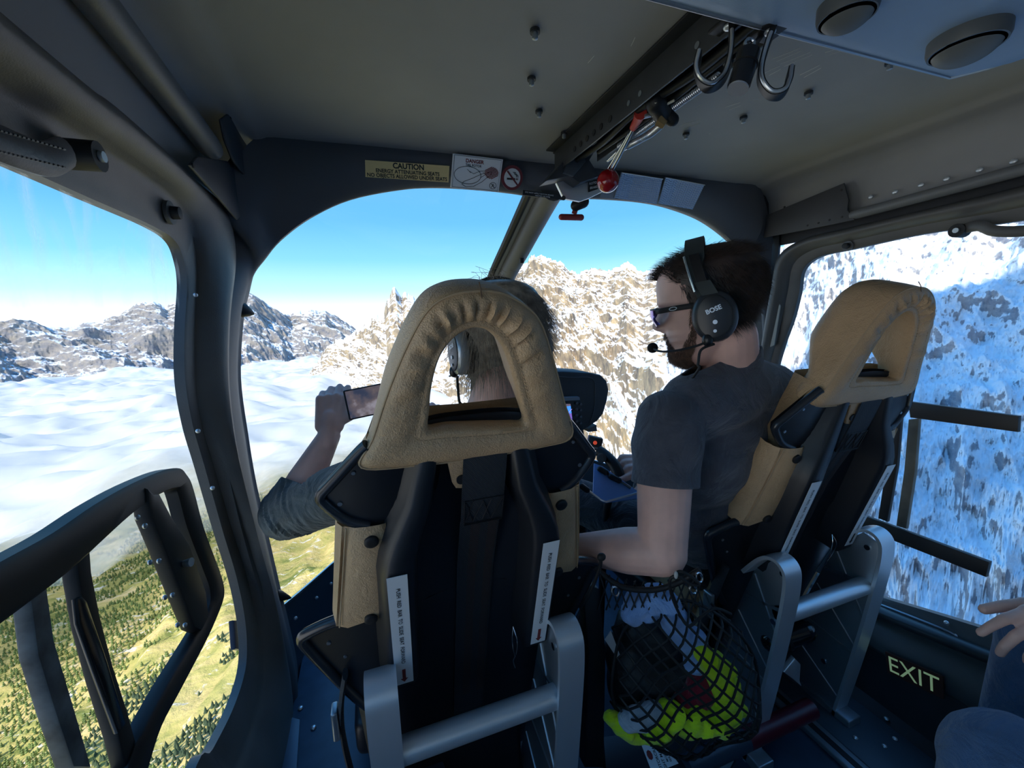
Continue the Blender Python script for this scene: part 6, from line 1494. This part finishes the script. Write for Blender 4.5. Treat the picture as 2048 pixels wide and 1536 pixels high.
# ------------------------------------------------------------ starboard door details
XD = 1.295
eq = [onX(*p, XD-.006) for p in [(1770, 1303), (1886, 1353), (1887, 1399), (1775, 1345)]]
ex = thing('exit_sign', 'dark red sign with pale green EXIT lettering low on the starboard door', 'sign', eq[3])
part('plate', MB().prism(eq, (.003, 0, 0)), mat('exit_red', (.075, .022, .014), .5), ex, smooth=False)
en = V((-1, 0, 0)); axe = (eq[1]-eq[0]).normalized(); aye = en.cross(axe)*-1
aye = aye if aye.z > 0 else -aye
tm = text_mb('EXIT', V((0, 0, 0)), (1, 0, 0), (0, 1, 0), 1, bold=.0); xs = [p.x for p in tm.v]; ys = [p.y for p in tm.v]
W_ = max(xs)-min(xs); H_ = max(ys)-min(ys); out = MB()
def bil(u, v_): return eq[0].lerp(eq[1], u).lerp(eq[3].lerp(eq[2], u), v_)
out.add([bil(.06+.88*(p.x-min(xs))/W_, .86-.72*(p.y-min(ys))/H_)+en*.0008 for p in tm.v], tm.f)
part('lettering', out, mat('exit_green', (.45, .62, .36), .5, emis=((.5, .75, .4), .10)), ex, smooth=False)
dr = thing('door_rail', 'thin metal rail with bolts along the sill of the starboard door', 'rail', onX(1830, 1245, 1.37))
part('rod', MB().tube(crom([onX(1752, 1207, 1.368), onX(1765, 1211, 1.36), onX(1885, 1258, 1.36), (onX(1912, 1274, 1.366))], 4), .0035, 8), M_ALUD, dr)
for q in ((1733, 1192), (1770, 1222), (1786, 1240), (1893, 1246), (1911, 1272)): part('bolt', MB().ell(onX(*q, 1.366), (.005, .006, .006), nu=10, nv=6), M_SHIN, dr)
ar = thing('sill_ledge', 'dark moulded ledge running along the starboard door under the sill', 'ledge', onX(1850, 1290, 1.33))
part('moulding', MB().tube(crom([onX(1660, 1170, 1.35), onX(1740, 1215, 1.345), onX(1850, 1262, 1.34), onX(2000, 1322, 1.34), onX(2150, 1375, 1.34)], 5), .022, 14, flat=.7), mat('ledge', (.03, .032, .034), .35), ar)
# floor rail, plates, fittings on the starboard side
fr_ = thing('floor_rail', 'grey seat rail running along the floor beside the starboard seat', 'rail', V((1.07, .6, -1.15)))
part('rail', MB().box((1.072, .50, -1.142), (.050, 1.0, .014), bev=.003), M_ALUD, fr_); part('slot', MB().box((1.072, .50, -1.1345), (.016, .98, .002)), M_INK, fr_)
fp_ = thing('floor_plate', 'blue-grey floor plate between the seat rail and the starboard door', 'plate', V((1.18, .6, -1.15)))
part('plate', MB().box((1.185, .62, -1.144), (.17, .9, .010), bev=.002), mat('plate_bluegrey', (.06, .085, .11), .4), fp_)
for q in ((1711, 1475), (1773, 1437), (1790, 1477), (1769, 1492)): part('rivet', MB().ell(onZ(*q, -1.137), (.006, .006, .004), nu=10, nv=6), M_SHIN, fp_)
tf = thing('tie_down_fitting', 'pale metal tie-down fitting on the floor between the legs of the starboard seat', 'fitting', D(1535, 1340, 1.12))
part('tab', MB().prism([D(*p) for p in [(1518, 1340, 1.10), (1520, 1318, 1.10), (1533, 1296, 1.10), (1545, 1300, 1.10), (1562, 1326, 1.12), (1545, 1338, 1.12)]], (0, .012, .004), bev=.002), M_SHIN, tf)
part('ring', MB().tube(ringtube(D(1540, 1332, 1.10), V((0, -.3, 1)), .030, 0, .7), .005, 8, closed=True), M_SHIN, tf)
part('tab', MB().prism([D(*p) for p in [(1568, 1345, 1.12), (1590, 1318, 1.12), (1602, 1330, 1.12), (1600, 1362, 1.12), (1604, 1374, 1.12), (1585, 1358, 1.12)]], (0, .012, .004), bev=.002), M_SHIN, tf)
fe = thing('fire_bottle', 'glossy black cylinder clamped behind the cross tube of the starboard seat', 'bottle', D(1575, 1285, 1.02))
part('bottle', MB().cap(D(1545, 1283, 1.02), D(1608, 1262, 1.02), .026, .026, 18), mat('gloss_black', (.008, .009, .012), .12), fe)
part('clamp', MB().tube([D(1566, 1277, 1.02), D(1572, 1275, 1.02)], .029, 20), M_BLK, fe)
# ------------------------------------------------------------ port sill
sb = thing('sill_box', 'dark blue riveted floor box beside the port door', 'box', V((-.16, .95, -1.15)))
part('lid', MB().prism([V((-.27, 1.30, -1.0)), V((.02, 1.30, -1.0)), V((.10, .70, -1.0)), V((-.24, .45, -1.0)), V((-.27, .45, -1.0))], (0, 0, -.15), bev=.004), mat('sill_blue', (.035, .07, .12), .45, var=(20, .2)), sb)
for q in ((601, 1416), (627, 1455), (580, 1396)): part('rivet', MB().ell(onZ(*q, -.998), (.007, .007, .004), nu=12, nv=6), M_SHIN, sb)
part('side_plate', MB().prism([onZ(*p, -.99) for p in [(572, 1430), (600, 1438), (592, 1560), (552, 1560)]], (0, 0, -.012), bev=.003), mat('plate_blue', (.10, .16, .24), .35), sb)
gs = thing('gas_strut', 'black gas strut with metal ball ends beside the port door pillar', 'strut', D(592, 1405, 1.32))
g0, g1 = D(555, 1242, 1.30), D(592, 1402, 1.28)
part('cylinder', MB().tube([g0.lerp(g1, .30), g1.lerp(g0, .06)], .0125, 14), M_BLK, gs); part('rod', MB().tube([g0, g0.lerp(g1, .32)], .0055, 10), M_INK, gs)
part('ball_joint', MB().ell(g0, .012), M_SHIN, gs); part('ball_joint', MB().ell(g1, .012), M_SHIN, gs); part('end_fitting', MB().tube([g0, g0.lerp(g1, .12)], .008, 10), M_SHIN, gs)
# small fittings on the port pillar and door frame
def horn(a, b_, r, label):
    t = solo('door_pin', MB().tube([a, a.lerp(b_, .3), a.lerp(b_, .8), b_], [r, r*.9, r*.4, r*.12], 12), M_BLK, label, 'pin'); return t
horn(onY(478, 618, 1.19), onY(508, 628, 1.21), .020, 'dark pointed hinge horn on the port pillar at the level of the mountains')
horn(onY(548, 1190, 1.19), onY(582, 1196, 1.22), .016, 'dark pointed hinge horn at the foot of the port pillar')
for q, l in (((388, 862), 'middle'), ((417, 976), 'lowest'), ((383, 590), 'highest')):
    p = onX(q[0]+8, q[1], -.296); solo('frame_screw', MB().ell(p, (.004, .004, .004), nu=10, nv=6), M_ALU, l+' small bright screw on the port door frame', 'screw', 'screws on the port door frame')
mi = thing('outside_mirror', 'dark blue mirror outside the glass at the foot of the port door frame', 'mirror', onX(478, 1300, -.36))
part('housing', MB().prism([onX(*p, -.355) for p in [(468, 1240), (480, 1240), (492, 1272), (492, 1300), (472, 1298)]], (-.012, 0, 0), bev=.003), mat('mirror_blue', (.03, .04, .07), .3), mi)

# ------------------------------------------------------------ passenger at the right edge
M_JEAN = cloth('blue_denim', (.07, .14, .27))
pp = thing('person', 'person in blue jeans with a hand on the knee, cut off by the right edge', 'person', D(2080, 1560, .6))
lg = MB(); kn = D(2035, 1560, .56)
lg.cap(kn+V((.02, -.42, -.02)), kn, .088, .080, 22); lg.cap(kn, kn+V((.02, .03, -.42)), .076, .055, 18)
k2 = D(2100, 1300, .78); lg.cap(k2+V((.0, -.42, -.05)), k2, .080, .072, 18); lg.cap(k2, k2+V((-.03, .02, -.40)), .070, .052, 16)
lg.cap(kn+V((.02, -.42, -.02)), k2+V((.0, -.42, -.05)), .09, .09); 
part('trousers', fuse(lg, .007, 4), M_JEAN, pp)
hb = D(2060, 1268, .70)
hh_, _, _ = hand_mb(hb+V((.10, -.03, .03)), V((-.9, .15, -.12)), V((0, -.3, .95)), 1.0, 1, curls=[(10, 22, 15), (25, 45, 25), (40, 50, 30), (45, 55, 30)], thumb=(30, .3)); fa = MB().cap(hb+V((.10, -.03, .03)), hb+V((.24, -.28, .12)), .028, .045, 16); fa.add(hh_.v, hh_.f); part('body', fuse(fa, .0032, 2), M_SKIN, pp)
